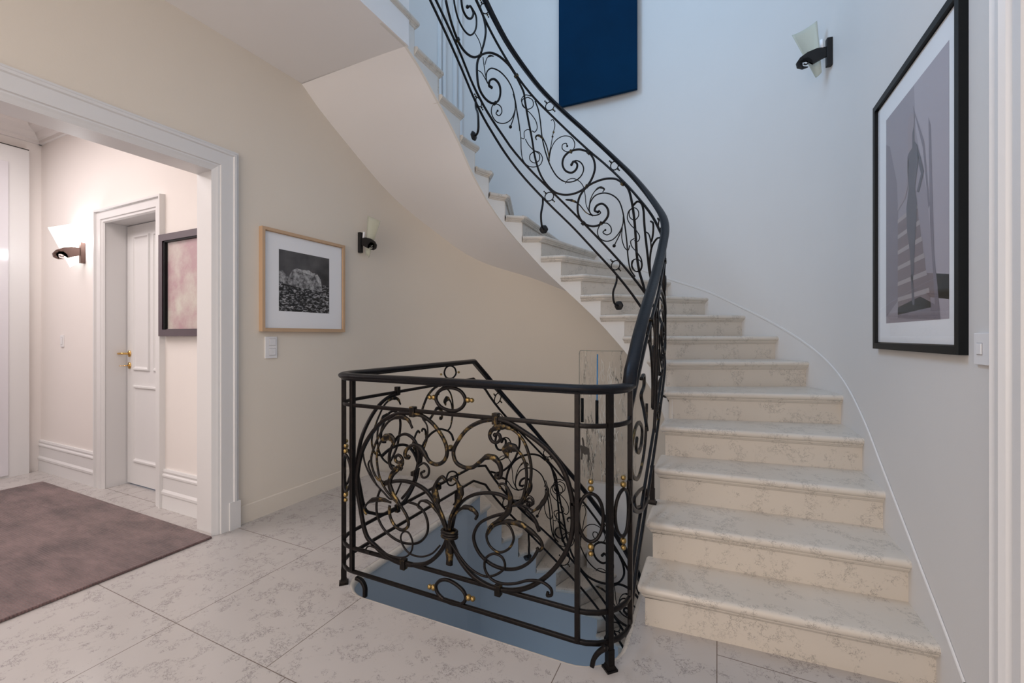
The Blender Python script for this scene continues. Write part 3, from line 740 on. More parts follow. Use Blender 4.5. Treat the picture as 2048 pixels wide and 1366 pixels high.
uz = conv(px('C 1085,545 1085,640 1088,720 1085,790'), 'F')
stroke(uz, mF, .010, 'leaf_scroll', .006, leaf=(-.9, 1.6, .019))
# ---- left side panel: the same design turned round the corner
def simpleL(uz): return [(1.63+( -.453-u)*0+(u+1.535)*1.0, z) for u, z in uz]
for i, (kind, r, s, off, kw) in enumerate(FR):
    if kind == T_ or i in (1, 6, 7, 14, 15, 18, 20, 24, 25, 28, 23): continue
    uz = simpleL(conv(px(s), 'F'))
    kw2 = dict(kw)
    stroke(uz, mL, r, kind, off, **kw2)
ring(mL, 'A 1030,120 1045,75 1090,55 1130,80 1140,125 1115,165 1080,175 1045,160', 'L', 'A 1000,135 1165,115', .006, .009)
ring(mL, 'P 893,957 P 897,946 P 908,943 P 915,950 P 914,962 P 906,970 P 897,969'.replace('P ', ' ').replace(' 893', 'P 893'), 'L', 'P 889,961 918,947', .006, .009)
for t in (.34, .75): clamp(mL, 1.63+t, .878, .026, .045); clamp(mL, 1.63+t, .2, .026, .045)

# ---- curved flight, traced on the unrolled rail surface
UP = [
 (S_, .008, 'V 965,605 870,580 780,600 722,655 708,730 740,790 800,806 843,770 850,722 815,698 795,728', 0, dict(end=.012)),
 (S_, .008, 'V 965,605 1012,680 1022,770 990,870 940,942 850,1000 740,1022 640,1000 560,930 490,820 440,660 410,480 375,300 340,100 U 1090,970 1045,870 1010,800', -.002, {}),
 (T_, .0055, 'V 800,735 830,692 885,708 915,770 890,840 830,888 740,898 660,850 590,740 540,600 510,470 490,300 470,190 440,110', .004, {}),
 (LF, .005, 'V 580,700 568,610 545,530 510,470 465,445 445,465 455,490', .006, dict(leaf=(.55, 1.0, .010))),
 (T_, .0035, 'V 575,640 598,530 615,430 633,340 612,288 595,300', .002, {}),
 (T_, .004, 'V 575,680 600,560 650,482 720,447 790,460 825,520 810,580 755,602 705,572 708,530 742,518 752,545', -.004, dict(end=.009)),
 (T_, .0035, 'V 735,915 760,880 810,865 870,890 910,940 930,1030 942,1130 985,1215', .004, {}),
 (S_, .008, 'V 1298,912 1230,870 1140,865 1040,892 950,942 880,1030 855,1130 868,1230 925,1305 1010,1330 1090,1303 1150,1230 1148,1160 1095,1110 1040,1130 1022,1178 1052,1190', 0, dict(end=.012)),
 (S_, .008, 'W 815,130 862,190 892,300 915,450 932,650 945,850 970,1000 1005,1120 1030,1220', -.002, {}),
 (T_, .0055, 'W 575,395 592,420 560,440 510,440 482,395 492,320 540,252 620,226 700,242 770,300 808,400 832,550 850,700 862,850 885,970 930,1040', .004, {}),
 (T_, .004, 'W 920,870 902,930 940,990 985,980 1002,930 985,860 935,795', .004, {}),
 (T_, .0045, 'W 810,450 805,530 770,610 700,682 630,692 572,652 560,590 592,530 648,518 690,560 690,610 650,632 612,605 635,585', -.004, dict(end=.009)),
 (LF, .004, 'W 482,380 490,300 530,215 585,170 628,190 612,218', .002, dict(leaf=(.5, 1.0, .009))),
 (LF, .0045, 'W 520,450 450,415 380,335 320,300 250,290', .002, dict(leaf=(.55, 1.05, .010))),
 (T_, .0045, 'W 805,560 775,640 745,700 725,740', .003, dict(end=.014)),
 (T_, .004, 'W 805,560 800,660 830,760 862,782 876,742', .003, dict(end=.006)),
 (S_, .007, 'W 905,345 945,308 985,325 1005,390 1012,500 1022,620 1042,800 1062,980 1078,1070', -.004, {}),
 (T_, .004, 'W 925,370 880,400 882,460 930,490 968,450 965,400 925,370 875,400 858,470 890,535 945,590 980,655 965,695 930,690', .008, {}),
 (T_, .004, 'W 925,670 892,695 905,750 955,805 1000,880 1000,950 975,1000', .008, {}),
 (T_, .004, 'W 950,865 905,890 902,950 940,990 990,965 995,900 950,865', .008, {}),
 (T_, .005, 'W 1025,600 1060,625 1080,700 1085,800', .0, {}),
 (S_, .006, 'W 1080,1060 1072,880 1095,740 1140,670 1172,660', .0, {}),
 (T_, .006, 'W 1085,500 1108,520 1105,640 1090,700', .004, {}),
 # ring and S of the narrow bay
 (T_, .004, 'V 370,75 315,100 318,160 370,192 418,165 415,105 370,75', .008, {}),
 (T_, .004, 'V 405,65 340,55 305,100 320,150 350,190 400,240 448,310 460,380 435,415 410,402', .008, {}),
 (T_, .0035, 'V 300,470 330,480 335,410 372,390 408,415', .008, {}),
 (T_, .004, 'V 345,480 375,535 430,590 480,610 512,665 490,730 430,752 370,740 325,690 305,600 300,470 280,300 250,140 225,40', .002, {}),
 (T_, .004, 'V 435,600 390,640 392,690 435,716 480,690 480,630 435,600', .010, {}),
 # upper bay
 (S_, .008, 'U 1010,797 930,680 830,590 750,557 680,562 630,592 602,660 600,780 620,920 680,1030 760,1085 820,1060 845,970 828,880 780,832 732,850 728,905 752,920', 0, dict(end=.012)),
 (T_, .0055, 'U 760,925 700,860 692,800 705,750 750,720 830,750 910,830 970,940 1000,1060 1022,1200 1045,1340 V 290,400', .004, {}),
 (T_, .0035, 'U 730,900 690,840 645,765 600,735', .002, {}),
 (T_, .0035, 'U 662,600 680,740 700,860', .0, {}),
 (LF, .0035, 'U 682,680 705,610 740,585 775,592', .0, dict(leaf=(.5, 1.0, .008))),
 (T_, .0045, 'U 1000,1060 1000,1150 955,1255 880,1295 800,1272 755,1190 762,1115 800,1090 848,1115 862,1175 832,1214 802,1190 818,1162', -.004, dict(end=.009)),
 (T_, .0045, 'U 1002,1150 985,1230 950,1335', .003, dict(end=.014)),
 (S_, .008, 'U 630,582 570,602 500,570 445,510 400,430 340,270 295,110 270,0', 0, {}),
 (S_, .0075, 'U 640,560 675,440 690,320 672,200 635,90 590,-10', 0, {}),
 (T_, .0075, 'U 430,-20 450,100 490,178 535,195 560,135 535,72 498,72', .0, dict(end=.014)),
 (T_, .006, 'U 545,90 582,160 590,260 570,335 520,370 455,312 395,190 360,50 350,-20', .003, {}),
 (T_, .0035, 'U 575,350 620,430 650,540', .002, {}),
]
upc = []
for kind, r, s, off, kw in UP:
    uz = conv(px(s), 'U'); upc.append((kind, r, uz, off, kw))
    stroke(uz, mU, r, kind, off, **kw)
def norm(uz, ds, mp3, mp2, s_lo, s_hi):
    o = []
    for u, z in uz:
        v = (z-R3z(u))/(R2z(u)-R3z(u)); w2 = u+ds
        o.append((w2, mp3(w2)+v*(mp2(w2)-mp3(w2))))
    return [q for q in o if s_lo <= q[0] <= s_hi]
# the same bay repeated on the straight lower part of the flight
for i, (kind, r, uz, off, kw) in enumerate(upc[:28]):
    o = norm(uz, -.97, R3z, R2z, 1.35, 2.62)
    if len(o) >= 4: stroke(o, mU, r, kind, off, **kw)
# first bay beside the newel posts
for kind, r, s, off, kw in [
    (S_, .009, 'N 340,-60 335,120 325,300 300,480 262,615 215,600 195,480 205,330 235,170 268,115 298,180 292,300 262,385 243,335 252,250', 0, dict(leaf=(.75, 1.0, .012))),
    (S_, .008, 'N 175,640 172,780 200,880 250,925 300,890 330,800 330,720', 0, {}),
    (T_, .006, 'N 330,700 275,745 235,815 245,880 290,880', .006, {}),
    (S_, .007, 'T 375,900 400,870 400,960 375,1050 400,1180 T 430,1366', 0, {})]:
    stroke(conv(px(s), 'N'), mU, r, kind, off, **kw)
# ---- descending flight
for i, (kind, r, uz, off, kw) in enumerate(upc):
    if i == 28: break
    for ds in (0.0, .93) if True else ():
        if ds and i in (16, 20, 21, 22): continue
        o = norm(uz, ds, LR3, LR2, 2.6, 4.55)
        if len(o) >= 4: stroke(o, mD, r, kind, off, **kw)
# rings between the paired rails
for s, mode, zl, zh in ((0, 'U', 'V 512,95', None),): pass
def pring(mp, s, lo, hi, gold=False):
    c = (lo(s)+hi(s))/2; g = (hi(s)-lo(s)); sl = math.atan((hi(s+.05)-hi(s-.05))/.1); nx = g*math.cos(sl)/2-.006
    uz = ell(s, c, .035, nx, sl)
    du, dz = math.cos(sl), math.sin(sl)
    ring(mp, uz, 'F', [(s+du*k, c+dz*k) for k in (.062, .046, -.062, -.046)], .0045, .0078)
for s in (4.235, 3.655, 3.11, 2.62, 2.1, 1.6): pring(mU, s, R2z, HRz)
for s in (4.30, 3.66, 3.10, 2.55, 2.05): pring(mU, s, R4z, R3z)
for s in (4.45, 3.95, 3.42): pring(mD, s, LR2, LHR)
for s in (4.35, 3.80, 3.35): pring(mD, s, LR4, LR3)
def sl(s, f): return math.atan((f(s+.05)-f(s-.05))/.1)
for s in ('V 965,608', 'V 1298,912', 'U 1012,797'):
    u, z = conv(px(s), 'U')[0]; clamp(mU, u, z, .024, .034, sl(u, R2z))
for s in ('V 910,1300', 'U 395,418', ):
    u, z = conv(px(s), 'U')[0]; clamp(mU, u, z, .024, .034, sl(u, R3z))
for s in ('V 790,600', 'V 945,940', 'V 1085,1300', 'U 630,585', 'U 788,1085'):
    u, z = conv(px(s), 'U')[0]; clamp(mU, u, z, .022, .026, .5)
for s in (1.75, 2.35): clamp(mU, s, R2z(s), .024, .034, sl(s, R2z)); clamp(mU, s+.2, R3z(s+.2), .024, .034, sl(s, R3z))
for s in (3.95, 3.02, 4.25): clamp(mD, s, LR2(s), .024, .034, sl(s, LR2))
# twisted beads on the thin stem
for s in ('V 620,412', 'V 610,455'):
    u, z = conv(px(s), 'U')[0]; m = MB(); ball(m, mU(u, z), .009, 10); m.build('bead', M['leaf'], bal, True)
# wall brackets with rosettes on the string
def bracket(P, IN, s, ztop, zros):
    b = MB(); a = P.at(s); p = lambda off, z: P.at(s, -off)+Vector((0, 0, z))
    q = IN.at(s, .028)
    w0 = P.at(s); dirn = (w0-q); 
    n_ = (P.at(s, -.05)-P.at(s)).normalized(); tg = (P.at(s+.01)-P.at(s-.01)).normalized()
    b_pts = [w0+Vector((0, 0, ztop)), w0+n_*.004+Vector((0, 0, ztop-.05)), w0+n_*.022+Vector((0, 0, ztop-.09))+tg*.004, w0+n_*.036+tg*.012+Vector((0, 0, (ztop+zros)/2-.02)), w0+n_*.030+tg*.006+Vector((0, 0, zros+.02)), q+n_*.03+Vector((0, 0, zros)), q+n_*.005+Vector((0, 0, zros))]
    sweep(b, cat_rom(b_pts, 6), rrect(.018, .014, .004), None)
    o = b.build('bracket', M['metal'], bal, True)
    r_ = MB(); rings_ = []
    vs = []; K = 18; lay = [(.036, 0), (.036, .006), (.028, .011), (.014, .016), (.006, .020)]
    for rr, h in lay:
        for k in range(K):
            t = 2*PI*k/K; w2 = rr*(1+.05*math.cos(6*t)); vs.append(q+n_*(h+.001)+tg*(w2*math.cos(t))+Vector((0, 0, zros+w2*math.sin(t))))
    fs = []
    for j in range(len(lay)-1):
        for k in range(K): l = (k+1) % K; fs.append((j*K+k, j*K+l, j*K+K+l, j*K+K+k))
    fs.append(tuple((len(lay)-1)*K+k for k in range(K))); r_.add(vs, fs); r_.build('rosette', M['iron'], o, True)
for s, zr in ((4.336, 2.785), (3.714, 2.095), (3.09, 1.43), (2.45, .80)): bracket(RAILP, INNER, s, R4z(s), zr)
for s, zr in ((4.12, -.74), (3.42, -1.40)): bracket(LOWIN, LOWIN, s, LR4(s), zr)

# ------------------------------------------------------------------ pictures
def picture(name, label, mapf, u0, u1, z0, z1, fw, depth, mat, matw, group=None):
    """mapf(u, out, z); frame, mount and print"""
    t = thing(name, label, 'picture', mapf((u0+u1)/2, 0, z0))
    mb = MB(); prof = [(0, 0), (0, depth), (fw, depth), (fw, depth-.012), (fw+.004, depth-.012)]
    st = []
    for d, o_ in prof: st += [mapf(u0+d, o_, z0+d), mapf(u1-d, o_, z0+d), mapf(u1-d, o_, z1-d), mapf(u0+d, o_, z1-d)]
    fs = []
    for i in range(len(prof)-1):
        for k in range(4): l = (k+1) % 4; fs.append((i*4+k, i*4+l, i*4+4+l, i*4+4+k))
    mb.add(st, fs); mb.build('frame', mat, t)
    return t
def quad(mb, mapf, u0, u1, z0, z1, o_):
    v = [mapf(u0, o_, z0), mapf(u1, o_, z0), mapf(u1, o_, z1), mapf(u0, o_, z1)]
    out_ = mapf(u0, o_+.1, z0)-v[0]; nn = (v[1]-v[0]).cross(v[3]-v[0])
    mb.add(v, [(0, 1, 2, 3) if nn.dot(out_) > 0 else (0, 3, 2, 1)])
def polyg(mb, mapf, pts, o_):
    mb.add([mapf(u, o_, z) for u, z in pts], [tuple(range(len(pts)))])
def glassmat(name, fac, col=(1, 1, 1), rough=.0):
    m = bpy.data.materials.new(name); m.use_nodes = True; nt = m.node_tree; nt.nodes.clear()
    o = nt.nodes.new('ShaderNodeOutputMaterial'); t = nt.nodes.new('ShaderNodeBsdfTransparent'); g = nt.nodes.new('ShaderNodeBsdfGlossy'); mx = nt.nodes.new('ShaderNodeMixShader'); fr = nt.nodes.new('ShaderNodeFresnel')
    t.inputs[0].default_value = (*col, 1); g.inputs['Roughness'].default_value = rough; fr.inputs[0].default_value = fac
    ge = nt.nodes.new('ShaderNodeNewGeometry'); iv = nt.nodes.new('ShaderNodeMath'); iv.operation = 'SUBTRACT'; iv.inputs[0].default_value = 1; mm = nt.nodes.new('ShaderNodeMath'); mm.operation = 'MULTIPLY'; nt.links.new(ge.outputs['Backfacing'], iv.inputs[1]); nt.links.new(iv.outputs[0], mm.inputs[0]); nt.links.new(fr.outputs[0], mm.inputs[1]); nt.links.new(mm.outputs[0], mx.inputs[0]); nt.links.new(t.outputs[0], mx.inputs[1]); nt.links.new(g.outputs[0], mx.inputs[2]); nt.links.new(mx.outputs[0], o.inputs[0])
    return m
M['glazing'] = glassmat('picture_glass', 1.5)
mLw = lambda u, o, z: Vector((-2.72+o, u, z)); mRw = lambda u, o, z: Vector((.665-o, u, z)); mHw = lambda u, o, z: Vector((u, 1.69-o, z))
# iceberg photograph
ice = picture('framed_photograph', 'pale wood framed black and white photograph of an iceberg, on the cream wall', mLw, 1.856, 2.552, 1.222, 1.913, .02, .035, M['wood'], None)
mb = MB(); quad(mb, mLw, 1.87, 2.54, 1.236, 1.90, .018); mb.build('mount', M['passe'], ice)
m, nt, b = nodes('sea_and_sky_print'); L = nt.links.new
tc = N(nt, 'ShaderNodeTexCoord'); sp = N(nt, 'ShaderNodeSeparateXYZ'); L(tc.outputs['Object'], sp.inputs[0])
mp = N(nt, 'ShaderNodeMapping'); mp.inputs['Scale'].default_value = (1, 1, 2.6); L(tc.outputs['Object'], mp.inputs[0])
vo = N(nt, 'ShaderNodeTexNoise', Scale=42.0, Detail=4.0, Roughness=.6); L(mp.outputs[0], vo.inputs['Vector'])
r1 = N(nt, 'ShaderNodeValToRGB'); r1.color_ramp.elements[0].position = .50; r1.color_ramp.elements[0].color = (.006, .006, .007, 1); r1.color_ramp.elements[1].position = .68; r1.color_ramp.elements[1].color = (.5, .5, .52, 1); L(vo.outputs['Fac'], r1.inputs[0])
sk = N(nt, 'ShaderNodeTexNoise', Scale=5.0, Detail=4.0); L(tc.outputs['Object'], sk.inputs['Vector'])
r2 = N(nt, 'ShaderNodeValToRGB'); r2.color_ramp.elements[0].position = .3; r2.color_ramp.elements[0].color = (.02, .02, .022, 1); r2.color_ramp.elements[1].position = .75; r2.color_ramp.elements[1].color = (.13, .125, .13, 1); L(sk.outputs['Fac'], r2.inputs[0])
lt = N(nt, 'ShaderNodeMath', operation='GREATER_THAN'); lt.inputs[1].default_value = 1.575; 
vz = N(nt, 'ShaderNodeNewGeometry'); s3 = N(nt, 'ShaderNodeSeparateXYZ'); L(vz.outputs['Position'], s3.inputs[0]); L(s3.outputs[2], lt.inputs[0])
mx = N(nt, 'ShaderNodeMixRGB'); L(lt.outputs[0], mx.inputs[0]); L(r1.outputs[0], mx.inputs[1]); L(r2.outputs[0], mx.inputs[2]); L(mx.outputs[0], b.inputs['Base Color']); b.inputs['Roughness'].default_value = .4
M['sea'] = m
def noisy(name, a, c, scale, sc3=(1, 1, 1)):
    m, nt, b = nodes(name); tc = N(nt, 'ShaderNodeTexCoord'); mp = N(nt, 'ShaderNodeMapping'); mp.inputs['Scale'].default_value = sc3
    n = N(nt, 'ShaderNodeTexNoise', Scale=float(scale), Detail=5.0, Roughness=.65); r = N(nt, 'ShaderNodeValToRGB')
    nt.links.new(tc.outputs['Object'], mp.inputs[0]); nt.links.new(mp.outputs[0], n.inputs['Vector']); nt.links.new(n.outputs['Fac'], r.inputs[0])
    r.color_ramp.elements[0].position = .38; r.color_ramp.elements[1].position = .64; r.color_ramp.elements[0].color = (*a, 1); r.color_ramp.elements[1].color = (*c, 1)
    nt.links.new(r.outputs[0], b.inputs['Base Color']); b.inputs['Roughness'].default_value = .45; return m
M['ice'] = noisy('ice_print', (.05, .05, .055), (.42, .42, .43), 30); M['iceb'] = noisy('ice_top_print', (.25, .25, .26), (.6, .6, .6), 40)
mb = MB(); quad(mb, mLw, 1.985, 2.409, 1.364, 1.786, .0185)
bg = [(2.01, 1.555), (2.055, 1.60), (2.09, 1.655), (2.12, 1.672), (2.17, 1.668), (2.225, 1.672), (2.26, 1.655), (2.275, 1.66), (2.30, 1.652), (2.33, 1.615), (2.34, 1.56), (2.345, 1.525), (2.25, 1.53), (2.12, 1.54)]
mb.cur = 1; polyg(mb, mLw, bg, .0188)
polyg(mb, mLw, [(1.985, 1.56), (1.985, 1.635), (2.01, 1.645), (2.03, 1.625), (2.06, 1.60), (2.03, 1.565)], .0187)
mb.cur = 2; polyg(mb, mLw, [(2.12, 1.672), (2.17, 1.668), (2.225, 1.672), (2.25, 1.66), (2.255, 1.635), (2.20, 1.645), (2.16, 1.655)], .019)
polyg(mb, mLw, [(2.30, 1.652), (2.33, 1.61), (2.338, 1.55), (2.32, 1.58), (2.30, 1.60), (2.275, 1.64)], .019)
for k in range(46):
    z = 1.375+.16*random.random()**.8; u = 1.99+.41*random.random(); q = .004+.017*(1.56-z)/.18*random.random()
    polyg(mb, mLw, [(max(1.986, u-q), z), (min(2.408, u+q), z+.001), (min(2.408, u+q*.6), z+q*.45), (u, z+q*.6), (max(1.986, u-q*.5), z+q*.35)], .019)
mb.build('print', [M['sea'], M['ice'], M['iceb']], ice)
# large photograph on the right wall
big = picture('framed_photograph', 'large black framed photograph of a woman in a dark dress standing on a staircase', mRw, 1.72, 2.502, 1.134, 2.232, .026, .0225, M['black'], None)
mb = MB(); quad(mb, mRw, 1.745, 2.478, 1.158, 2.21, .010); mb.build('mount', M['passe'], big)
P0 = [plain('print_tone_%s' % n_, c_, .5) for n_, c_ in (('wall', (.26, .225, .27)), ('pale', (.37, .33, .38)), ('dark', (.15, .125, .165)), ('riser', (.14, .095, .11)), ('tread', (.32, .27, .28)), ('figure', (.045, .04, .065)), ('skin', (.27, .22, .25)))]
mb = MB(); PO = .0103
def B(ax, ay): # crop fractions (0..1 from far/left edge, 0..1 from top) -> wall coords
    return (2.37-ax*.56, 2.117-ay*.872)
mb.cur = 0; quad(mb, mRw, 1.81, 2.37, 1.245, 2.117, PO)
def pb(c, pts, lv): mb.cur = c; polyg(mb, mRw, [B(*p) for p in pts], PO+lv*.0002)
pb(1, [(.52, 0), (1, 0), (1, 1), (.86, 1), (.72, .5), (.55, .2)], 1)
pb(2, [(0, .12), (.08, .15), (.22, .35), (.26, .6), (.24, .9), (0, .97)], 1)
for k in range(6):
    y = .54+k*.072; x0, x1 = .24, .58+k*.035
    pb(3, [(x0, y), (x1, y-.01), (x1+.02, y+.05), (x0, y+.065)], 2); pb(4, [(x0, y-.014), (x1-.01, y-.028), (x1, y-.008), (x0, y+.004)], 3)
pb(2, [(.74, .20), (.77, .24), (.82, .75), (.90, 1), (.84, 1), (.76, .62)], 3)
pb(2, [(.50, .08), (.52, .10), (.68, .28), (.76, .55), (.74, .56), (.66, .30)], 4)
pb(6, [(.42, .17), (.43, .13), (.46, .11), (.50, .11), (.53, .13), (.53, .17), (.50, .20), (.50, .26), (.44, .27)], 7)
pb(2, [(.24, .98), (.24, .93), (.62, .90), (.82, .94), (.9, 1.0)], 2)
pb(3, [(.60, .80), (1, .84), (1, .93), (.64, .90)], 1)
pb(5, [(.47, .145), (.52, .155), (.53, .24), (.58, .27), (.60, .33), (.57, .38), (.54, .44), (.57, .51), (.56, .60), (.54, .68), (.52, .80), (.50, .84), (.48, .80), (.46, .70), (.41, .60), (.40, .50), (.44, .42), (.42, .35), (.42, .28), (.47, .25)], 6)
pb(5, [(.58, .28), (.63, .33), (.68, .40), (.60, .47), (.57, .46), (.635, .40), (.59, .34)], 6)
pb(6, [(.42, .29), (.41, .38), (.37, .43), (.24, .47), (.24, .485), (.38, .455), (.43, .40), (.44, .30)], 6)
pb(5, [(.47, .80), (.50, .80), (.54, .93), (.50, .93)], 6)
mb.build('print', P0, big)
mb = MB(); quad(mb, mRw, 1.746, 2.477, 1.16, 2.208, .0125); mb.build('glass', M['glazing'], big)
# dark glossy framed picture in the hall
M['plum'] = plain('plum_lacquer_frame', (.06, .035, .045), .12, spec=.8)
hp_ = picture('framed_artwork', 'glossy plum framed abstract artwork beside the white hall door', mHw, -3.47, -2.92, 1.19, 1.885, .045, .045, M['plum'], None)
hp_.location = (-3.2, 1.69, 1.19)
for ch in list(hp_.children): ch.matrix_parent_inverse = Matrix.Translation(-hp_.location)
mb = MB(); quad(mb, mHw, -3.425, -2.96, 1.235, 1.84, .02); mb.build('print', noisy('abstract_pink_print', (.45, .28, .30), (.62, .60, .52), 4), hp_)
mb = MB(); mb.box(-3.426, -3.405, 1.65, 1.672, 1.235, 1.84); mb.box(-3.426, -2.96, 1.65, 1.672, 1.83, 1.84); mb.build('inner_slip', M['black'], hp_)
mb = MB(); quad(mb, mHw, -3.40, -2.96, 1.236, 1.83, .030); mb.build('glass', M['glazing'], hp_)
# blue canvas on the curved wall above
mb = MB(); mb.box(-1.49, -.70, 4.27, 4.305, 3.57, 5.3)
cv = mb.build('canvas', None or plain('deep_blue_canvas', (.0005, .024, .065), .85, spec=.1, var=.3), None, bevel=.003)
tag(cv, 'plain deep blue canvas on the wall above the curved stairs', 'painting')

# ------------------------------------------------------------------ switches
def switch(label, mapf, u, z, w_, h_, rock, group=None):
    t = thing('light_switch', label, 'light switch', mapf(u, 0, z), group)
    def bx(name, a0, a1, b0, b1, o0, o1, mat):
        mb = MB(); c = [mapf(a, o_, b) for o_ in (o0, o1) for a, b in ((a0, b0), (a1, b0), (a1, b1), (a0, b1))]
        mb.add(c, [(0, 3, 2, 1), (4, 5, 6, 7), (0, 1, 5, 4), (1, 2, 6, 5), (2, 3, 7, 6), (3, 0, 4, 7)])
        return mb.build(name, mat, t, bevel=.0015)
    bx('plate', u-w_/2, u+w_/2, z-h_/2, z+h_/2, 0, .009, M['switch'])
    for a, b, w2, h2 in rock:
        bx('rocker_rim', u+a-w2/2-.002, u+a+w2/2+.002, z+b-h2/2-.002, z+b+h2/2+.002, .009, .0095, plain('switch_seam', (.45, .44, .45), .6) if 'seam' not in M else M['seam'])
        bx('rocker', u+a-w2/2, u+a+w2/2, z+b-h2/2, z+b+h2/2, .009, .0125, M['switch'])
M['seam'] = plain('switch_seam', (.45, .44, .45), .6)
switch('white double light switch under the iceberg photograph', mLw, 1.937, 1.115, .085, .145, [(.008, .036, .045, .045), (.008, -.03, .045, .045)])
switch('white light switch between the large black frame and the door casing', mRw, 1.625, 1.155, .09, .088, [(.014, 0, .026, .03)])
switch('small white light switch beside the lit hall wall lamp', mHw, -5.03, 1.15, .05, .1, [(0, 0, .03, .06)])

# ------------------------------------------------------------------ wall lamps
def frosted(name, em=0):
    m, nt, b = nodes(name); b.inputs['Base Color'].default_value = (.85, .86, .8, 1) if em else (.66, .68, .56, 1); b.inputs['Roughness'].default_value = .5
    b.inputs['Alpha'].default_value = .93 if em else .62
    b.inputs['Transmission Weight'].default_value = .25
    if em: b.inputs['Emission Color'].default_value = (1, .95, .9, 1); b.inputs['Emission Strength'].default_value = em
    return m
M['shade'] = frosted('frosted_shade'); M['shadelit'] = frosted('lit_frosted_shade', 1.6)
M['bronze'] = plain('brown_bronze', (.14, .085, .07), .35, metal=.5)
def sconce(label, loc, rz, lit=False, gx=1):
    LOCAL[0] = True
    t = thing('wall_lamp', label, 'wall lamp', loc, 'wall lamps with a leaning glass shade'); t.rotation_euler = (0, 0, rz)
    met = M['bronze'] if lit else M['iron']
    mb = MB(); mb.box(-.016, .016, 0, .03, -.085, .085); mb.build('bracket', met, t, bevel=.003)
    # arm: broad tapering plate that ends in a curl, local +Y points away from the wall
    top = [(.0, .02), (.03, .035), (.08, .036), (.13, .022), (.17, -.004), (.190, -.034), (.184, -.062), (.155, -.075), (.125, -.068)]
    bot = [(.0, -.02), (.02, -.02), (.06, -.035), (.10, -.055), (.106, -.028), (.13, -.008), (.158, -.016), (.172, -.04), (.150, -.062)]
    vs = []; fs = []; n = len(top)
    for x in (-.007, .007):
        for (a, b), (c_, d) in zip(top, bot): vs += [(x, a, b), (x, c_, d)]
    # plate with a hole: strips only between outer edge and inner spiral
    for o_ in (0, 2*n):
        for i in range(n-1): fs.append((o_+2*i, o_+2*i+2, o_+2*i+3, o_+2*i+1))
    for i in range(n-1):
        fs.append((2*i, 2*n+2*i, 2*n+2*i+2, 2*i+2)); fs.append((2*i+1, 2*i+3, 2*n+2*i+3, 2*n+2*i+1))
    fs += [(0, 1, 2*n+1, 2*n), (2*n-2, 4*n-2, 4*n-1, 2*n-1)]
    mesh('arm', vs, fs, met, t)
    mb = MB()
    sweep(mb, [Vector((0, .138+.020*math.cos(a)*(1-k*.03), -.038+.017*math.sin(a)*(1-k*.03))) for k, a in enumerate([PI*.1+k*.42 for k in range(14)])], rrect(.005, .013, .002), Vector((1, 0, 0)))
    mb.build('curl', met, t, True)
    # glass: bent plate beside the arm, leaning away from the wall
    vs = []; fs = []; A_, B_ = 10, 12
    TL, TR, BR, BL = (.205, .165), (.07, .225), (.045, -.10), (.078, -.125)
    for j in range(B_+1):
        q = j/B_; e0 = (BL[0]+(TL[0]-BL[0])*q, BL[1]+(TL[1]-BL[1])*q); e1 = (BR[0]+(TR[0]-BR[0])*q, BR[1]+(TR[1]-BR[1])*q)
        for i in range(A_+1):
            t_ = i/A_; vs.append((gx*(.026+.02*(1-(2*t_-1)**2)), e0[0]+(e1[0]-e0[0])*t_, e0[1]+(e1[1]-e0[1])*t_))
    nn = len(vs)
    for x, y, z in list(vs): vs.append((x+gx*.004, y, z))
    for j in range(B_):
        for i in range(A_):
            a = j*(A_+1)+i; fs += [(a, a+1, a+A_+2, a+A_+1), (nn+a, nn+a+A_+1, nn+a+A_+2, nn+a+1)]
    for i in range(A_): fs += [(i, nn+i, nn+i+1, i+1), (B_*(A_+1)+i, B_*(A_+1)+i+1, nn+B_*(A_+1)+i+1, nn+B_*(A_+1)+i)]
    for j in range(B_):
        a = j*(A_+1); c_ = a+A_; fs += [(a, a+A_+1, nn+a+A_+1, nn+a), (c_, nn+c_, nn+c_+A_+1, c_+A_+1)]
    mesh('shade', vs, fs, M['shadelit'] if lit else M['shade'], t, True)
    mb = MB(); sweep(mb, [Vector((0, .05, .034)), Vector((0, .055, .085))], ngon(10, .009), Vector((0, 1, 0))); mb.build('bulb', M['shadelit'] if lit else M['passe'], t, True)
    LOCAL[0] = False
    if lit:
        d = bpy.data.lights.new('lamp_bulb_light', 'POINT'); d.energy = 6; d.color = (.92, .95, 1); d.shadow_soft_size = .03
        o = bpy.data.objects.new('lamp_bulb_light', d); C.objects.link(o); o.parent = t; o.location = (0, .045, .10)
    return t
sconce('lit wall lamp with bright glass shade in the hall', (-4.645, 1.69, 1.865), PI, True)
sconce('unlit black wall lamp with glass shade beside the iceberg photograph', (-2.72, 2.735, 1.975), -PI/2, gx=-1)
q = OUTER.at(2.735); sconce('unlit black wall lamp with frosted shade high above the stairs', (q.x, q.y, 2.93), PI/2+.12)

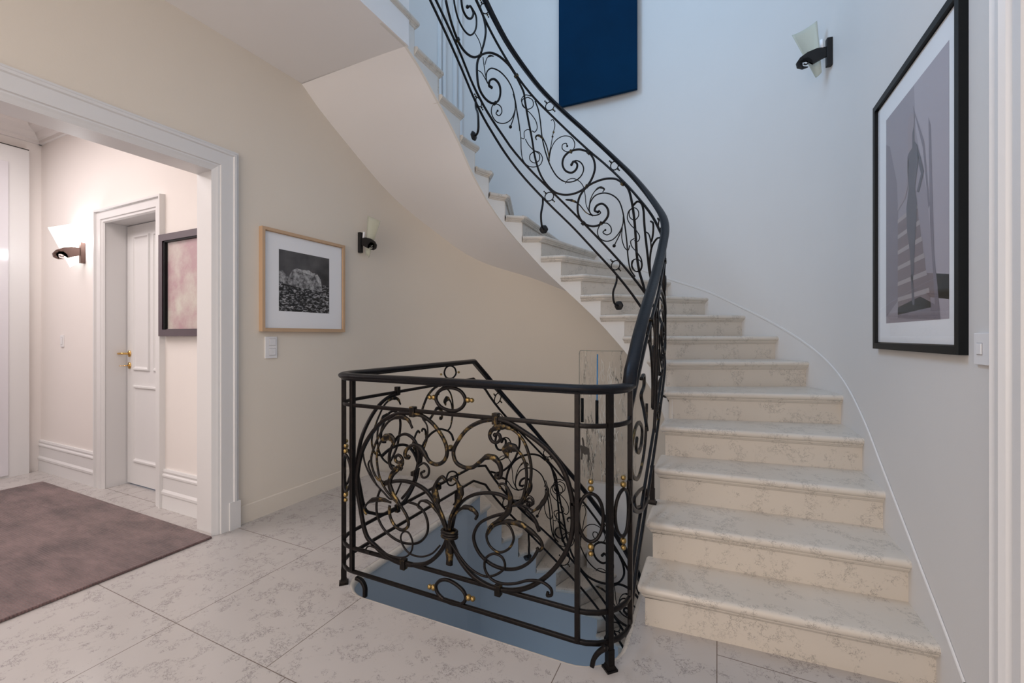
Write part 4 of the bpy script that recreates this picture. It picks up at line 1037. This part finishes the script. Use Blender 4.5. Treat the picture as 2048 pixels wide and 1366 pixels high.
# ------------------------------------------------------------------ rug
M['rug'] = None
m, nt, b = nodes('plum_brown_pile'); L = nt.links.new; tc = N(nt, 'ShaderNodeTexCoord')
n1 = N(nt, 'ShaderNodeTexNoise', Scale=3.2, Detail=8.0, Roughness=.7); mp = N(nt, 'ShaderNodeMapping'); mp.inputs['Scale'].default_value = (1, 2.2, 1); L(tc.outputs['Object'], mp.inputs[0]); L(mp.outputs[0], n1.inputs['Vector'])
r = N(nt, 'ShaderNodeValToRGB'); r.color_ramp.elements[0].position = .36; r.color_ramp.elements[1].position = .66
r.color_ramp.elements[0].color = (.07, .038, .038, 1); r.color_ramp.elements[1].color = (.20, .125, .12, 1); L(n1.outputs['Fac'], r.inputs[0]); L(r.outputs[0], b.inputs['Base Color'])
b.inputs['Roughness'].default_value = .9; b.inputs['Sheen Weight'].default_value = .3
n2 = N(nt, 'ShaderNodeTexNoise', Scale=90.0, Detail=3.0); L(mp.outputs[0], n2.inputs['Vector'])
wv = N(nt, 'ShaderNodeTexWave', Scale=28.0, Distortion=1.5); wv.bands_direction = 'Y'; L(tc.outputs['Object'], wv.inputs['Vector'])
ad = N(nt, 'ShaderNodeMath', operation='ADD'); L(n2.outputs['Fac'], ad.inputs[0]); L(wv.outputs['Fac'], ad.inputs[1])
bp = N(nt, 'ShaderNodeBump', Strength=.5, Distance=.004); L(ad.outputs[0], bp.inputs['Height']); L(bp.outputs[0], b.inputs['Normal'])
mb = MB(); mb.box(-4.95, -2.685, -1.6, 1.545, .0, .014)
rug = mb.build('rug', m, None, bevel=.005); tag(rug, 'plum brown woven rug lying on the hall floor', 'rug')

# ------------------------------------------------------------------ glass sculpture in the stair well
gl = thing('glass_sculpture', 'curved clear glass panel etched with trees and horses, standing behind the stair well', 'sculpture', (-1.02, 4.02, -.12))
m, nt, b = nodes('etched_glass'); L = nt.links.new
b.inputs['Base Color'].default_value = (.86, .86, .80, 1); b.inputs['Roughness'].default_value = .04; b.inputs['Metallic'].default_value = 0
tc = N(nt, 'ShaderNodeTexCoord'); mp = N(nt, 'ShaderNodeMapping'); mp.inputs['Scale'].default_value = (16, 16, 2.4); L(tc.outputs['Object'], mp.inputs[0])
n1 = N(nt, 'ShaderNodeTexVoronoi', feature='DISTANCE_TO_EDGE', Scale=1.0); n0 = N(nt, 'ShaderNodeTexNoise', Scale=5.0, Detail=4.0); L(mp.outputs[0], n0.inputs['Vector'])
ad = N(nt, 'ShaderNodeMixRGB', blend_type='ADD'); ad.inputs[0].default_value = .5; L(mp.outputs[0], ad.inputs[1]); L(n0.outputs['Color'], ad.inputs[2]); L(ad.outputs[0], n1.inputs['Vector'])
cr = N(nt, 'ShaderNodeMapRange'); cr.inputs[1].default_value = 0; cr.inputs[2].default_value = .05; cr.inputs[3].default_value = .85; cr.inputs[4].default_value = .06; L(n1.outputs['Distance'], cr.inputs[0])
mk = N(nt, 'ShaderNodeTexNoise', Scale=3.0); L(tc.outputs['Object'], mk.inputs['Vector']); mr = N(nt, 'ShaderNodeMapRange'); mr.inputs[1].default_value = .42; mr.inputs[2].default_value = .55; mr.inputs[3].default_value = .10; mr.inputs[4].default_value = 1; L(mk.outputs['Fac'], mr.inputs[0])
mu = N(nt, 'ShaderNodeMath', operation='MULTIPLY'); L(cr.outputs[0], mu.inputs[0]); L(mr.outputs[0], mu.inputs[1]); L(mu.outputs[0], b.inputs['Alpha'])
cl_ = N(nt, 'ShaderNodeTexNoise', Scale=9.0); L(mp.outputs[0], cl_.inputs['Vector']); rr = N(nt, 'ShaderNodeValToRGB'); rr.color_ramp.elements[0].position = .48; rr.color_ramp.elements[1].position = .52; rr.color_ramp.elements[0].color = (.02, .02, .018, 1); rr.color_ramp.elements[1].color = (.85, .83, .76, 1); L(cl_.outputs['Fac'], rr.inputs[0]); L(rr.outputs[0], b.inputs['Base Color'])
vs = []; fs = []; K = 30; gc = Vector((-.93, 4.08, 0)); gr = .27
def gp(a, z, r_=gr): return (gc.x+r_*math.cos(a), gc.y+r_*math.sin(a), z)
a0, a1, g0, g1 = math.radians(195), math.radians(345), -.10, 1.06
rows = 24
for j in range(rows+1):
    for i in range(K+1):
        e = 0; t = j/rows; z = g0+(g1-g0)*t
        cut = .10
        da = (a1-a0)*i/K; ed = min(i/K, 1-i/K)*(a1-a0)*gr
        zz = min(z, g1-(cut-math.sqrt(max(0, cut**2-(cut-ed)**2)) if ed < cut else 0)); vs.append(gp(a0+da, zz))
for j in range(rows):
    for i in range(K): a = j*(K+1)+i; fs.append((a, a+1, a+K+2, a+K+1))
o = mesh('glass_panel', vs, fs, m, gl, True); so = o.modifiers.new('solid', 'SOLIDIFY'); so.thickness = .006
mb = MB(); rim = [gp(a0, g0+.1), gp(a0, g1-.12)]
rim = [Vector(gp(a0, g0+(g1-.10-g0)*t/8)) for t in range(9)]+[Vector(gp(a0+.10/gr*(1-math.cos(q))*1.0, g1-.10+.10*math.sin(q))) for q in (.4, .8, 1.2, PI/2)]+[Vector(gp(a0+.10/gr+(a1-a0-.20/gr)*t/14, g1)) for t in range(1, 15)]
sweep(mb, rim, ngon(6, .0028), None); mb.build('polished_edge', plain('glass_edge', (.30, .33, .30), .1), gl, True)
def horse(a, z, s, mat):
    pts = [(-.05, 0), (-.045, .05), (-.06, .10), (-.05, .115), (-.02, .11), (-.025, .145), (-.035, .17), (-.02, .185), (-.005, .16), (.0, .12), (.05, .11), (.06, .07), (.05, 0), (.04, 0), (.04, .06), (.0, .05), (-.02, .06), (-.03, 0)]
    v = [gp(a+x*s/gr, z+y*s, gr+.006) for x, y in pts]; v += [gp(a+x*s/gr, z+y*s, gr+.010) for x, y in pts]; n = len(pts)
    mesh('horse_etching', v, [tuple(range(n)), tuple(range(2*n-1, n-1, -1))]+[(i, (i+1) % n, n+(i+1) % n, n+i) for i in range(n)], mat, gl)
M['etch'] = plain('grey_etching', (.10, .09, .08), .7)
horse(math.radians(232), .05, 1.15, M['etch'])
for a in (226, 262):
    mb = MB(); 
    sweep(mb, [Vector(gp(math.radians(a), .62-.22*t, gr+.01)) for t in (0, .5, 1)], ngon(10, .014), None); mb.build('clip', M['black'], gl, True)
for a, za, zb in ((262, .55, 1.03), (283, -.05, .30)):
    mb = MB(); sweep(mb, [Vector(gp(math.radians(a), za, gr+.008)), Vector(gp(math.radians(a+1), zb, gr+.008))], ngon(8, .006), None); mb.build('blue_rod', M['bluerod'], gl, True)
M['strand'] = plain('white_etched_strand', (.9, .88, .82), .1)
for kk in range(3):
    mb = MB()
    for q in range(16):
        a = math.radians((240, 278, 292)[kk]+random.uniform(-9, 9)); z = random.uniform((.0, .45, .35)[kk], (.5, 1.0, .95)[kk]); P = [Vector(gp(a, z, gr+.005))]
        for t in range(5): a += math.radians(random.uniform(-3.5, 3.5)); z -= random.uniform(.02, .05); P.append(Vector(gp(a, z, gr+.005)))
        sweep(mb, P, ngon(4, .0018), None)
    mb.build('tree_etching', M['etch'] if kk == 0 else M['strand'], gl)
mb = MB(); mb.box(gc.x-.28, gc.x+.28, gc.y-.12, gc.y+.12, -1.62, -1.58)
mb.box(gc.x-.20, gc.x+.20, gc.y-.03, gc.y+.03, -1.58, -.20); mb.build('base', M['wallwhite'], gl)

# ------------------------------------------------------------------ upper door frame glimpsed behind the rail
mb = MB()
for s in (6.44, 6.50, 6.62, 6.67): 
    if True:
        p = OUTER.at(s, -.02); q = OUTER.at(s+.025, -.02)
        mb.add([(p.x, p.y, 3.2), (q.x, q.y, 3.2), (q.x, q.y, 5.6), (p.x, p.y, 5.6), (p.x-.02, p.y+.0, 3.2), (q.x-.02, q.y, 3.2), (q.x-.02, q.y, 5.6), (p.x-.02, p.y, 5.6)],
               [(0, 1, 2, 3), (4, 7, 6, 5), (0, 3, 7, 4), (1, 5, 6, 2), (3, 2, 6, 7), (0, 4, 5, 1)])
struct(mb.build('trim_3', M['trim']))
